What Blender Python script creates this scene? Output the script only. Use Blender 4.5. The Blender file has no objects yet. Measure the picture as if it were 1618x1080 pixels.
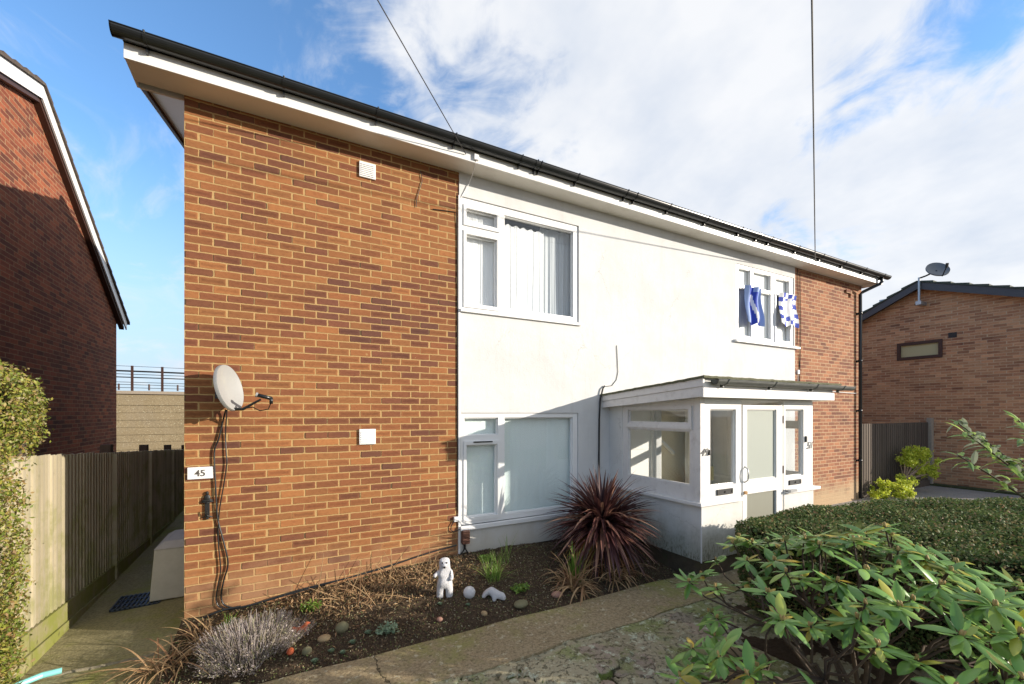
import bpy, math, random
import numpy as np
from mathutils import Vector, Matrix
random.seed(7); rng = np.random.default_rng(11)
S = bpy.context.scene; COL = S.collection

# ------------------------------------------------------------------ camera
HOR, FPX, W, H = 652.0, 682.0, 1618.0, 1080.0
cam_d = bpy.data.cameras.new("camera"); cam = bpy.data.objects.new("camera", cam_d); COL.objects.link(cam)
S.camera = cam
cam.location = (0.776, -5.009, 2.0)
cam.rotation_euler = (math.radians(90), 0, -math.atan2(.4757, .8795))
cam_d.sensor_fit = 'HORIZONTAL'; cam_d.sensor_width = 36
cam_d.lens = 36 * FPX / W
cam_d.shift_y = (HOR - H/2) / W
cam_d.clip_start = .05; cam_d.clip_end = 1000

# ------------------------------------------------------------------ light
SUN = Vector((1.0, -0.73, 0.32)).normalized()
elev = math.asin(SUN.z); azim = math.atan2(SUN.x, SUN.y)
sd = bpy.data.lights.new("sun", 'SUN'); sun = bpy.data.objects.new("sun", sd); COL.objects.link(sun)
sd.energy = 3.65; sd.angle = math.radians(.55); sd.color = (1.0, .90, .77)
sun.rotation_euler = (-SUN).to_track_quat('-Z', 'Y').to_euler(); sun.location = (20, -14, 8)
S.view_settings.view_transform = 'Standard'; S.view_settings.look = 'None'
S.view_settings.exposure = 1.0; S.view_settings.gamma = 1

world = bpy.data.worlds.new("World"); S.world = world; world.use_nodes = True
wt = world.node_tree; wt.nodes.clear()

class NT:
    """tiny node-tree writer"""
    def __init__(s, nt): s.nt = nt
    def n(s, t, **kw):
        x = s.nt.nodes.new(t)
        for k, v in kw.items(): setattr(x, k, v)
        return x
    def put(s, sock, v):
        if hasattr(v, 'is_output') or hasattr(v, 'links'): s.nt.links.new(v, sock)
        else:
            if isinstance(v, (tuple, list)) and len(v) == 3 and sock.type == 'RGBA': v = (*v, 1)
            sock.default_value = v
    def m(s, op, a, b=0.0, c=None, clamp=False):
        x = s.n('ShaderNodeMath', operation=op, use_clamp=clamp)
        s.put(x.inputs[0], a); s.put(x.inputs[1], b)
        if c is not None: s.put(x.inputs[2], c)
        return x.outputs[0]
    def vm(s, op, a, b=(0, 0, 0)):
        x = s.n('ShaderNodeVectorMath', operation=op); s.put(x.inputs[0], a)
        if op == 'SCALE': s.put(x.inputs[3], b)
        else: s.put(x.inputs[1], b)
        return x.outputs['Value'] if op in ('DOT_PRODUCT', 'LENGTH') else x.outputs[0]
    def mix(s, f, a, b, mode='MIX'):
        x = s.n('ShaderNodeMix', data_type='RGBA', blend_type=mode, clamp_factor=True)
        s.put(x.inputs[0], f); s.put(x.inputs[6], a); s.put(x.inputs[7], b)
        return x.outputs[2]
    def noise(s, vec, scale, detail=4, rough=.6, dist=0.0, w=None):
        x = s.n('ShaderNodeTexNoise')
        if vec is not None: s.put(x.inputs['Vector'], vec)
        x.inputs['Scale'].default_value = scale; x.inputs['Detail'].default_value = detail
        x.inputs['Roughness'].default_value = rough; x.inputs['Distortion'].default_value = dist
        return x.outputs[0]
    def step(s, v, a, b):
        x = s.n('ShaderNodeMapRange', interpolation_type='SMOOTHSTEP')
        s.put(x.inputs[0], v); x.inputs[1].default_value = a; x.inputs[2].default_value = b
        return x.outputs[0]
    def ramp(s, f, stops):
        x = s.n('ShaderNodeValToRGB'); s.put(x.inputs[0], f)
        e = x.color_ramp.elements
        while len(e) < len(stops): e.new(.5)
        for i, (p, c) in enumerate(stops): e[i].position = p; e[i].color = (*c, 1)
        return x.outputs[0]
    def sep(s, v):
        x = s.n('ShaderNodeSeparateXYZ'); s.put(x.inputs[0], v); return x.outputs
    def comb(s, a, b, c):
        x = s.n('ShaderNodeCombineXYZ')
        for i, v in enumerate((a, b, c)): s.put(x.inputs[i], v)
        return x.outputs[0]

# sky: physical sky, with a high broken cloud sheet over the right (east) side
w_ = NT(wt)
sky = w_.n('ShaderNodeTexSky', sky_type='NISHITA', sun_disc=False)
sky.sun_elevation = elev; sky.sun_rotation = azim
sky.air_density = 1.0; sky.dust_density = .25; sky.ozone_density = 2.2
tc = w_.n('ShaderNodeTexCoord').outputs['Generated']
dx, dy, dz = w_.sep(tc)[0:3]
den = w_.m('ADD', w_.m('MAXIMUM', dz, 0.0), .34)
pv = w_.comb(w_.m('DIVIDE', dx, den), w_.m('DIVIDE', dy, den), 0.0)
rot = w_.n('ShaderNodeMapping'); wt.links.new(pv, rot.inputs[0])
rot.inputs['Rotation'].default_value = (0, 0, math.radians(0)); rot.inputs['Scale'].default_value = (1.25, 1.0, 1)
rot.inputs['Location'].default_value = (2.2, 6.6, 0)
n1 = w_.noise(rot.outputs[0], 1.25, 7, .56, .35)
n2 = w_.noise(rot.outputs[0], 4.6, 8, .60, .9)
side = w_.vm('DOT_PRODUCT', tc, (.8796, -.4759, 0))
cov = w_.step(side, -.42, .20)
d0 = w_.m('ADD', w_.m('MULTIPLY', n1, .74), w_.m('MULTIPLY', n2, .30))
thr = w_.m('SUBTRACT', .66, w_.m('MULTIPLY', cov, .26))
lowb = w_.m('MULTIPLY', w_.step(dz, .32, .02), .09)
cl = w_.m('ADD', w_.m('SUBTRACT', d0, thr), lowb)
ci = w_.noise(rot.outputs[0], 3.3, 7, .6, 1.2); cir = w_.m('MULTIPLY', w_.step(ci, .48, .72), .46)
cmask = w_.m('MAXIMUM', w_.m('MULTIPLY', w_.step(cl, -.05, .08), .95), cir)
cshade = w_.ramp(w_.noise(rot.outputs[0], 2.1, 5, .6), [(.30, (.70, .76, .86)), (.58, (.94, .95, .97))])
skycol = w_.mix(w_.m('MULTIPLY', w_.step(dz, .46, .0), .92), w_.mix(1.0, sky.outputs[0], (.80, 1.0, 1.16), 'MULTIPLY'), (2.1, 2.55, 3.2))
# sky radiance is ~10x display value; clouds written at the same scale
cscaled = w_.vm('SCALE', cshade, 3.7)
skyc = w_.mix(cmask, skycol, cscaled)
bg = w_.n('ShaderNodeBackground'); wt.links.new(skyc, bg.inputs[0]); bg.inputs[1].default_value = 0.14
wo = w_.n('ShaderNodeOutputWorld'); wt.links.new(bg.outputs[0], wo.inputs[0])

# ------------------------------------------------------------------ materials
def mat(name):
    m = bpy.data.materials.new(name); m.use_nodes = True
    nt = m.node_tree; nt.nodes.clear()
    q = NT(nt); b = q.n('ShaderNodeBsdfPrincipled'); o = q.n('ShaderNodeOutputMaterial')
    nt.links.new(b.outputs[0], o.inputs[0]); q.b = b; q.o = o; q.mat = m
    q.pos = q.n('ShaderNodeNewGeometry').outputs['Position']
    return q
def bump(q, h, dist=.01, strength=1.0):
    x = q.n('ShaderNodeBump'); x.inputs['Strength'].default_value = strength; x.inputs['Distance'].default_value = dist
    q.put(x.inputs['Height'], h); q.nt.links.new(x.outputs[0], q.b.inputs['Normal'])
def simple(name, col, rough=.6, var=.12, scale=14, spec=.5, metal=0, bmp=0.0, dirt=None):
    q = mat(name)
    n = q.noise(q.pos, scale, 5, .65)
    c2 = tuple(max(0, c*(1-2.2*var)) for c in col); c1 = tuple(min(1, c*(1+var)) for c in col)
    c = q.mix(n, c2, c1)
    if dirt:
        d = q.step(q.noise(q.pos, dirt[1], 6, .7), .5, .72)
        c = q.mix(q.m('MULTIPLY', d, dirt[2]), c, dirt[0])
    q.put(q.b.inputs['Base Color'], c); q.b.inputs['Roughness'].default_value = rough
    q.b.inputs['Specular IOR Level'].default_value = spec; q.b.inputs['Metallic'].default_value = metal
    if bmp: bump(q, q.noise(q.pos, scale*5, 4, .7), bmp)
    return q.mat

def brick(name, axis, ramp, mortar, hl=.225, hz=.075, darkband=False, mw=.078, salt=None):
    q = mat(name)
    X = q.sep(q.pos); wob = q.noise(q.pos, 9, 3, .6); wob2 = q.noise(q.vm('ADD', q.pos, (5, 3, 9)), 26, 3, .6)
    u0 = q.m('DIVIDE', X[0 if axis == 'x' else 1], hl); v0 = q.m('DIVIDE', X[2], hz)
    u = q.m('ADD', u0, q.m('MULTIPLY', q.m('SUBTRACT', wob2, .5), .05))
    v = q.m('ADD', v0, q.m('ADD', q.m('MULTIPLY', q.m('SUBTRACT', wob, .5), .16), q.m('MULTIPLY', q.m('SUBTRACT', wob2, .5), .12)))
    row = q.m('FLOOR', v); uu = q.m('ADD', u, q.m('MULTIPLY', q.m('MODULO', q.m('ABSOLUTE', row), 2.0), .5))
    col = q.m('FLOOR', uu); fu = q.m('FRACT', uu); fv = q.m('FRACT', v)
    wn = q.n('ShaderNodeTexWhiteNoise', noise_dimensions='2D'); q.put(wn.inputs[0], q.comb(col, row, 0.0))
    rnd = wn.outputs[0]; rcol = wn.outputs[1]
    # each brick's ends are set a little off
    fu2 = q.m('ADD', fu, q.m('MULTIPLY', q.m('SUBTRACT', q.sep(rcol)[1], .5), .05))
    eu = q.m('MULTIPLY', q.m('MINIMUM', fu2, q.m('SUBTRACT', 1.0, fu2)), hl/hz)
    ev = q.m('MINIMUM', fv, q.m('SUBTRACT', 1.0, fv))
    e = q.m('MINIMUM', eu, ev)
    fr = q.m('MULTIPLY', q.m('SUBTRACT', q.noise(q.pos, 60, 3, .7), .5), .05)
    mask = q.step(q.m('ADD', e, fr), mw-.02, mw+.035)
    patch = q.noise(q.comb(q.m('MULTIPLY', u0, .12), q.m('MULTIPLY', v0, .1), 0.0), 1.3, 3, .5)
    val = q.m('ADD', q.m('MULTIPLY', rnd, .78), q.m('MULTIPLY', q.m('SUBTRACT', patch, .38), .75))
    if darkband:
        zb = q.m('SUBTRACT', 1.0, q.m('DIVIDE', q.m('ABSOLUTE', q.m('SUBTRACT', X[2], 3.0)), .75), clamp=True)
        xb = q.step(X[0], .4, 1.8)
        val = q.m('ADD', val, q.m('MULTIPLY', q.m('MULTIPLY', zb, xb), .28))
    cb = q.ramp(val, ramp)
    # fired texture: streaks and smudges inside a brick, darker heart
    sm = q.noise(q.comb(q.m('MULTIPLY', u0, 3.0), q.m('MULTIPLY', v0, 2.2), rnd), 1.6, 5, .7)
    cb = q.mix(q.m('MULTIPLY', q.step(sm, .42, .72), .50), cb, q.mix(1.0, cb, (.62, .55, .56), 'MULTIPLY'))
    ctr = q.m('MULTIPLY', q.step(q.m('ADD', e, q.m('MULTIPLY', q.m('SUBTRACT', q.noise(q.pos, 30, 4, .7), .5), .5)), .16, .46), q.step(q.sep(rcol)[1], .25, .95))
    cb = q.mix(q.m('MULTIPLY', ctr, .55), cb, q.mix(1.0, cb, (.52, .45, .50), 'MULTIPLY'))
    wv_ = q.noise(q.comb(q.m('MULTIPLY', u0, .35), 0.0, q.m('MULTIPLY', v0, .05)), 1.0, 6, .65); cb = q.mix(q.m('MULTIPLY', q.step(wv_, .48, .70), .25), cb, q.mix(1.0, cb, (.66, .62, .60), 'MULTIPLY'))
    gr = q.noise(q.pos, 210, 3, .8); cb = q.mix(q.m('MULTIPLY', gr, .45), cb, q.mix(1.0, cb, (.62, .6, .6), 'MULTIPLY'))
    hvar = q.mix(q.sep(rcol)[2], (.88, .90, .90), (1.1, 1.04, 1.0)); cb = q.mix(1.0, cb, hvar, 'MULTIPLY')
    mo = q.mix(q.noise(q.pos, 22, 4, .7), tuple(c*.7 for c in mortar), tuple(min(1, c*1.15) for c in mortar))
    hole = q.m('MULTIPLY', q.m('GREATER_THAN', ev, .14), q.m('GREATER_THAN', q.sep(rcol)[0], .86))
    mo = q.mix(q.m('MULTIPLY', hole, .82), mo, (.03, .022, .015))
    c = q.mix(mask, mo, cb)
    spl = q.step(q.noise(q.vm('ADD', q.pos, (1.3, 4.1, 2.2)), 17, 3, .5), .72, .78)     # mortar smears and chips
    c = q.mix(q.m('MULTIPLY', spl, .55), c, mo)
    if salt:  # pale lime bloom at the foot of the wall, with its own ragged edge
        zz = q.m('ADD', X[2], q.m('MULTIPLY', q.m('SUBTRACT', q.noise(q.pos, 2.2, 5, .7), .5), 1.0))
        bl = q.m('SUBTRACT', 1.0, q.step(zz, .15, .62)); c = q.mix(q.m('MULTIPLY', bl, salt[1]), c, salt[0])
    q.put(q.b.inputs['Base Color'], c); q.b.inputs['Roughness'].default_value = .88
    q.b.inputs['Specular IOR Level'].default_value = .25
    hgt = q.m('ADD', q.m('MULTIPLY', mask, .7), q.m('ADD', q.m('MULTIPLY', sm, .18), q.m('MULTIPLY', gr, .22)))
    bump(q, q.m('SUBTRACT', hgt, q.m('MULTIPLY', hole, .5)), .006, .8)
    return q.mat

R1 = [(.0, (.375, .170, .064)), (.34, (.31, .132, .052)), (.60, (.245, .098, .043)), (.82, (.195, .078, .044)), (1.0, (.15, .064, .044))]
M = {}
M['brick'] = brick('warm_brick', 'x', R1, (.45, .29, .125), darkband=True, salt=((.42, .26, .14), .45))
M['brick_far'] = brick('warm_brick_right', 'x', [(0, (.42, .20, .105)), (.4, (.36, .165, .09)), (.75, (.27, .115, .07)), (1, (.20, .09, .06))], (.50, .36, .22), salt=((.45, .33, .20), .85))
M['brick_side'] = brick('warm_brick_side', 'y', R1, (.46, .32, .16))
M['brick_left'] = brick('red_brick', 'y', [(0, (.36, .115, .055)), (.35, (.27, .085, .045)), (.65, (.19, .062, .038)), (1, (.12, .048, .035))], (.34, .23, .13), mw=.05)
M['brick_right'] = brick('brown_brick', 'y', [(0, (.66, .375, .20)), (.4, (.56, .295, .155)), (.72, (.47, .235, .125)), (.93, (.32, .15, .085)), (1, (.24, .11, .07))], (.56, .41, .26), mw=.05)

def render_mat(name, base, low=False):
    q = mat(name); X = q.sep(q.pos)
    n = q.noise(q.pos, 1.4, 6, .62); n2 = q.noise(q.comb(q.m('MULTIPLY', X[0], 5.0), q.m('MULTIPLY', X[1], 5.0), q.m('MULTIPLY', X[2], .5)), 1.2, 5, .7)
    c = q.mix(q.step(n, .35, .75), base, tuple(v*.88 for v in base))
    c = q.mix(q.m('MULTIPLY', q.step(n2, .50, .78), .38), c, (.47, .46, .42))
    vc = q.n('ShaderNodeTexVoronoi', feature='DISTANCE_TO_EDGE'); vc.inputs['Scale'].default_value = .55
    q.put(vc.inputs['Vector'], q.vm('ADD', q.pos, q.vm('SCALE', q.comb(q.noise(q.pos, 2.5, 6, .7), 0.0, q.noise(q.vm('ADD', q.pos, (4, 4, 4)), 2.5, 6, .7)), .5)))
    hc = q.m('MULTIPLY', q.m('SUBTRACT', 1.0, q.step(vc.outputs[0], .0, .0035)), q.step(q.noise(q.pos, .9, 3, .6), .50, .62)); c = q.mix(q.m('MULTIPLY', hc, .45), c, (.25, .24, .20))
    pt_ = q.step(q.noise(q.vm('ADD', q.pos, (7, 3, 5)), .8, 5, .5), .54, .60); c = q.mix(q.m('MULTIPLY', pt_, .10), c, (.58, .55, .50))
    zz = q.m('ADD', X[2], q.m('MULTIPLY', q.m('SUBTRACT', q.noise(q.pos, 5, 6, .75), .5), .55))
    if low:
        c = q.mix(q.m('MULTIPLY', q.m('SUBTRACT', 1.0, q.step(zz, .30, .80)), .70), c, (.30, .29, .20))
        c = q.mix(q.m('MULTIPLY', q.step(q.noise(q.comb(q.m('MULTIPLY', X[0], 3.0), q.m('MULTIPLY', X[1], 3.0), X[2]), 16, 6, .8), .46, .62), q.m('MULTIPLY', q.m('SUBTRACT', 1.0, q.step(zz, .20, .60)), .85)), c, (.09, .085, .05))
    else:
        c = q.mix(q.m('MULTIPLY', q.m('SUBTRACT', 1.0, q.step(zz, .25, .72)), .45), c, (.46, .38, .24))
    q.put(q.b.inputs['Base Color'], c); q.b.inputs['Roughness'].default_value = .9; q.b.inputs['Specular IOR Level'].default_value = .2
    g = q.m('ADD', q.noise(q.pos, 120, 4, .75), q.m('MULTIPLY', q.noise(q.pos, 7, 4, .6), 1.5))
    bump(q, g, .0035, .8)
    return q.mat
M['render'] = render_mat('white_render', (.655, .66, .655))
M['render_low'] = render_mat('porch_render', (.74, .73, .69), True)
M['upvc'] = simple('white_upvc', (.80, .80, .79), .32, .03, 6)
M['paint'] = simple('white_paint', (.80, .785, .75), .5, .04, 9, dirt=((.5, .45, .38), 12, .15), bmp=.0010)
M['flake'] = simple('flaking_white_paint', (.76, .73, .69), .7, .06, 9, dirt=((.34, .29, .24), 7, .30), bmp=.002)
M['soffit'] = simple('soffit_board', (.76, .73, .66), .55, .06, 3, dirt=((.48, .43, .34), 2.2, .35))
M['black'] = simple('black_plastic', (.014, .016, .017), .28, .25, 8)
M['blackm'] = simple('black_iron', (.012, .012, .012), .5, .2, 20)
M['gutter2'] = simple('weathered_gutter', (.10, .105, .095), .45, .25, 18, dirt=((.2, .2, .15), 30, .4))
M['wood_dark'] = simple('brown_trim', (.055, .022, .014), .5, .2, 10)
M['concrete_post'] = simple('concrete_post', (.36, .30, .23), .9, .2, 24, bmp=.003)
M['dish'] = simple('dish_paint', (.30, .305, .30), .42, .05, 6, dirt=((.40, .40, .32), 5, .3))
M['dishshade'] = simple('dish_shade_grey', (.11, .125, .14), .4, .05, 6)  # dark grey puts the shade inside the far dish into its colour
M['steel'] = simple('galvanised_steel', (.42, .43, .44), .4, .1, 20, metal=.6)
M['brown_box'] = simple('brown_plastic', (.12, .052, .034), .5, .1, 20)
M['plinth'] = simple('plinth_brick', (.12, .085, .05), .95, .3, 16, bmp=.01, dirt=((.10, .12, .035), 6, .6))
M['tile'] = simple('roof_tile', (.085, .062, .05), .85, .25, 12, bmp=.003, dirt=((.20, .19, .10), 9, .5))
M['tile_green'] = simple('mossy_roof_tile', (.06, .075, .055), .85, .25, 10, bmp=.003)
M['felt'] = simple('mossy_felt', (.17, .17, .095), .95, .3, 30, bmp=.012, dirt=((.08, .085, .05), 40, .7))
M['box_plastic'] = simple('dusty_grey_plastic', (.50, .49, .47), .8, .1, 14, bmp=.001)
M['bear'] = simple('white_resin', (.78, .78, .80), .5, .07, 60, bmp=.012, dirt=((.60, .58, .53), 14, .2))
M['terracotta'] = simple('orange_terracotta', (.62, .13, .045), .7, .15, 25)
M['blue'] = simple('blue_cloth', (.03, .07, .48), .8, .2, 30)
M['paleblue'] = simple('pale_blue_cloth', (.34, .46, .78), .8, .1, 30)
M['cream'] = simple('cream_wall', (.88, .78, .55), .8, .04, 3)
M['white_in'] = simple('white_interior', (.84, .83, .79), .6, .03, 3)
M['hose'] = simple('turquoise_hose', (.22, .62, .60), .4, .08, 20)
M['skirt'] = simple('dark_mortar', (.2, .17, .12), .95, .3, 20, bmp=.004)

def wood(name, c1, c2, moss=0.0, u='y', board=.1):
    q = mat(name); X = q.sep(q.pos); a = X[1] if u == 'y' else X[0]
    st = q.noise(q.comb(q.m('MULTIPLY', a, 40.0), 0.0, q.m('MULTIPLY', X[2], 1.2)), 1.6, 5, .6)
    bid = q.m('FLOOR', q.m('DIVIDE', a, board)); wn = q.n('ShaderNodeTexWhiteNoise', noise_dimensions='1D'); q.put(wn.inputs['W'], bid)
    c = q.mix(st, c1, c2); c = q.mix(q.m('MULTIPLY', wn.outputs[0], .45), c, tuple(v*.45 for v in c1))
    if moss:
        g = q.step(q.m('ADD', q.noise(q.pos, 3.0, 5, .7), q.m('MULTIPLY', q.m('SUBTRACT', .7, X[2]), .12)), .42, .68)
        c = q.mix(q.m('MULTIPLY', g, moss), c, (.20, .22, .04))
    kn = q.step(q.noise(q.comb(q.m('MULTIPLY', a, 7.0), 0.0, q.m('MULTIPLY', X[2], 4.0)), 1.5, 2, .5), .70, .76)
    c = q.mix(q.m('MULTIPLY', kn, .6), c, tuple(v*.3 for v in c1))
    q.put(q.b.inputs['Base Color'], c); q.b.inputs['Roughness'].default_value = .85; q.b.inputs['Specular IOR Level'].default_value = .2
    bump(q, st, .004, .8)
    return q.mat
M['fence'] = wood('weathered_fence', (.38, .33, .225), (.60, .54, .40), .6)
M['gravelboard'] = wood('gravel_board', (.27, .235, .13), (.40, .36, .22), .85, board=9)
M['gate'] = wood('dark_fence', (.085, .065, .05), (.16, .13, .105), 0, 'x', .12)

def glass(name, tint=(.92, .96, .96), refl=1.0):
    q = mat(name); q.nt.nodes.remove(q.b)
    t = q.n('ShaderNodeBsdfTransparent'); t.inputs[0].default_value = (*tint, 1)
    g = q.n('ShaderNodeBsdfGlossy'); g.inputs['Roughness'].default_value = .015; g.inputs[0].default_value = (1, 1, 1, 1)
    lw = q.n('ShaderNodeLayerWeight'); lw.inputs[0].default_value = .5
    f_ = q.m('ADD', .045, q.m('MULTIPLY', q.m('POWER', lw.outputs['Facing'], 5.0), .95))
    bp = q.n('ShaderNodeBump'); bp.inputs['Distance'].default_value = .002; bp.inputs['Strength'].default_value = .5
    q.put(bp.inputs['Height'], q.noise(q.pos, 1.6, 2, .5)); q.nt.links.new(bp.outputs[0], g.inputs['Normal'])
    mx = q.n('ShaderNodeMixShader'); q.put(mx.inputs[0], q.m('MULTIPLY', f_, refl, clamp=True))
    q.nt.links.new(t.outputs[0], mx.inputs[1]); q.nt.links.new(g.outputs[0], mx.inputs[2]); q.nt.links.new(mx.outputs[0], q.o.inputs[0])
    return q.mat
M['glass'] = glass('window_glass', (.99, 1.0, 1.0), refl=1.1)
def cloth_like(name, col, trans=.4, glossy=False, streak=0):
    q = mat(name)
    X = q.sep(q.pos); n = q.noise(q.comb(q.m('MULTIPLY', X[0], 26.0), X[1], q.m('MULTIPLY', X[2], .6)), 1.3, 5, .7)
    c = q.mix(n, tuple(v*(1-streak) for v in col), col); q.put(q.b.inputs['Base Color'], c)
    q.b.inputs['Roughness'].default_value = .6
    tr = q.n('ShaderNodeBsdfTranslucent'); q.put(tr.inputs[0], c); mx = q.n('ShaderNodeMixShader'); mx.inputs[0].default_value = trans
    q.nt.links.new(q.b.outputs[0], mx.inputs[1]); q.nt.links.new(tr.outputs[0], mx.inputs[2]); q.nt.links.new(mx.outputs[0], q.o.inputs[0])
    return q.mat
M['net'] = cloth_like('net_curtain', (.95, .95, .95), .12, streak=.05)
M['blind'] = cloth_like('teal_film', (.84, .93, .92), .06, streak=.08)
M['frost'] = cloth_like('frosted_glass', (.62, .66, .60), .45, streak=.06)
M['frost_low'] = cloth_like('lower_frosted_glass', (.36, .36, .29), .3, streak=.1)
M['yellow'] = cloth_like('yellow_pane', (.55, .48, .26), .2)

def concrete(name, c1, c2, moss, mossamt, spots=True, joints=()):
    q = mat(name); X = q.sep(q.pos)
    n = q.noise(q.pos, 1.7, 8, .68); n3 = q.noise(q.pos, 45, 5, .75)
    c = q.mix(n, c1, c2); c = q.mix(q.m('MULTIPLY', q.step(n3, .40, .62), .55), c, tuple(v*.45 for v in c1))
    g = q.step(q.noise(q.vm('ADD', q.pos, (3, 7, 1)), 1.1, 8, .72), .44, .66); c = q.mix(q.m('MULTIPLY', g, mossamt), c, moss)
    if spots:
        s = q.step(q.noise(q.pos, 17, 7, .68), .57, .64); c = q.mix(q.m('MULTIPLY', s, .55), c, (.62, .58, .42)); dk = q.step(q.noise(q.vm('ADD', q.pos, (6, 1, 3)), 24, 6, .7), .56, .64); c = q.mix(q.m('MULTIPLY', dk, .55), c, (.10, .085, .045))
    for jx in joints:
        ln = q.m('ABSOLUTE', q.m('SUBTRACT', q.m('ADD', X[0], q.m('MULTIPLY', q.m('SUBTRACT', q.noise(q.pos, 5, 5, .7), .5), .22)), jx))
        c = q.mix(q.m('MULTIPLY', q.m('SUBTRACT', 1.0, q.step(ln, .003, .010)), .85), c, (.03, .026, .016))
    q.put(q.b.inputs['Base Color'], c); q.b.inputs['Roughness'].default_value = .93; q.b.inputs['Specular IOR Level'].default_value = .2
    bump(q, q.m('ADD', n3, q.m('MULTIPLY', q.noise(q.pos, 9, 6, .7), 1.4)), .012, .8)
    return q.mat
M['path'] = concrete('path_concrete', (.28, .215, .125), (.46, .37, .225), (.25, .27, .06), .75, joints=(1.45, 4.75, 6.2))
M['passage'] = concrete('passage_concrete', (.27, .24, .13), (.43, .38, .22), (.25, .27, .05), .8, False)
M['tarmac'] = concrete('tarmac', (.30, .28, .255), (.42, .39, .36), (.26, .25, .21), .3, False)
M['abut'] = concrete('board_marked_concrete', (.25, .195, .115), (.40, .32, .20), (.27, .22, .15), .6)
M['soilg'] = simple('dark_soil', (.145, .105, .07), .98, .35, 30, bmp=.03, spec=.1)

def paving():
    q = mat('crazy_paving')
    a1 = q.n('ShaderNodeAttribute', attribute_name='crack').outputs['Fac']; a2 = q.n('ShaderNodeAttribute', attribute_name='slab').outputs['Fac']
    st = q.ramp(a2, [(0, (.34, .29, .19)), (.3, (.44, .385, .26)), (.6, (.40, .37, .24)), (.82, (.42, .31, .25)), (1, (.30, .265, .20))])
    n = q.noise(q.pos, 6, 7, .7); st = q.mix(q.m('MULTIPLY', n, .6), st, q.mix(1.0, st, (.5, .5, .42), 'MULTIPLY'))
    st = q.mix(q.m('MULTIPLY', q.step(q.noise(q.vm('ADD', q.pos, (2, 9, 4)), 1.9, 8, .74), .46, .60), .72), st, (.19, .23, .065))
    dk = q.step(q.noise(q.vm('ADD', q.pos, (6, 1, 3)), 21, 7, .74), .53, .61); st = q.mix(q.m('MULTIPLY', dk, .65), st, (.09, .08, .04))
    st = q.mix(q.m('MULTIPLY', q.step(q.noise(q.pos, 12, 8, .72), .55, .62), .75), st, (.55, .58, .42))
    st = q.mix(q.m('MULTIPLY', q.step(q.noise(q.pos, 52, 5, .8), .58, .64), .5), st, (.62, .60, .45))
    ck = q.step(q.m('ADD', a1, q.m('MULTIPLY', q.m('SUBTRACT', q.noise(q.pos, 30, 5, .7), .5), .5)), .30, .62)
    moss = q.mix(q.step(q.noise(q.pos, 4, 4, .6), .45, .6), (.035, .030, .016), (.10, .13, .03)); c = q.mix(ck, st, moss)
    q.put(q.b.inputs['Base Color'], c); q.b.inputs['Roughness'].default_value = .93; q.b.inputs['Specular IOR Level'].default_value = .2
    h = q.m('ADD', q.m('MULTIPLY', q.noise(q.pos, 34, 6, .75), .5), q.m('ADD', q.m('MULTIPLY', dk, -.5), q.noise(q.pos, 8, 5, .7)))
    bump(q, h, .012, .9)
    return q.mat
M['paving'] = paving()

def leaf(name, ramp, trans=.25, rough=.5, under=None, spec=.4):
    q = mat(name); g = q.n('ShaderNodeNewGeometry')
    c = q.ramp(g.outputs['Random Per Island'], ramp)
    c = q.mix(q.m('MULTIPLY', q.noise(q.pos, 60, 3, .6), .35), c, q.mix(1.0, c, (.6, .62, .55), 'MULTIPLY'))
    if under: c = q.mix(g.outputs['Backfacing'], c, under)
    q.put(q.b.inputs['Base Color'], c); q.b.inputs['Roughness'].default_value = rough; q.b.inputs['Specular IOR Level'].default_value = spec
    tr = q.n('ShaderNodeBsdfTranslucent'); q.put(tr.inputs[0], c); mx = q.n('ShaderNodeMixShader'); mx.inputs[0].default_value = trans
    q.nt.links.new(q.b.outputs[0], mx.inputs[1]); q.nt.links.new(tr.outputs[0], mx.inputs[2]); q.nt.links.new(mx.outputs[0], q.o.inputs[0])
    return q.mat
M['hedge_l'] = leaf('yellow_green_leaf', [(0, (.10, .14, .025)), (.35, (.21, .26, .04)), (.6, (.34, .32, .06)), (.8, (.28, .16, .07)), (1, (.42, .40, .22))])
M['hedge_r'] = leaf('box_leaf', [(0, (.06, .10, .03)), (.45, (.10, .16, .045)), (.78, (.17, .21, .07)), (.92, (.32, .20, .11)), (1, (.32, .32, .12))], rough=.6, spec=.2)
M['twig'] = simple('twig', (.10, .07, .045), .9, .3, 30)
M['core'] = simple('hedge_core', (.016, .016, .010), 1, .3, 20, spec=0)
M['rhodo'] = leaf('rhododendron_leaf', [(0, (.12, .26, .05)), (.5, (.22, .42, .085)), (.85, (.34, .55, .13)), (.93, (.50, .50, .07)), (1, (.56, .40, .06))], .3, .33, (.27, .30, .12), .6)
M['bud'] = simple('yellow_bud', (.50, .34, .12), .7, .2, 60)
M['cordy'] = leaf('cordyline_leaf', [(0, (.05, .020, .022)), (.5, (.105, .042, .040)), (.82, (.22, .10, .08)), (1, (.45, .26, .17))], .15, .38)
M['cordy_dead'] = leaf('cordyline_old_leaf', [(0, (.22, .09, .035)), (.5, (.34, .19, .055)), (1, (.36, .13, .08))], .25, .5)
M['straw'] = leaf('dry_leaf', [(0, (.36, .23, .11)), (.5, (.50, .34, .18)), (1, (.26, .13, .065))], .15, .7)
M['grass'] = leaf('grass_blade', [(0, (.10, .22, .03)), (.6, (.20, .34, .05)), (1, (.34, .42, .10))], .3, .45)
M['lav'] = leaf('lavender_stem', [(0, (.24, .19, .18)), (.45, (.46, .41, .40)), (.8, (.34, .27, .20)), (1, (.34, .36, .18))], .1, .85)
M['lime'] = leaf('lime_leaf', [(0, (.42, .52, .04)), (.5, (.60, .68, .07)), (1, (.78, .78, .14))], .4, .5)
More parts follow.
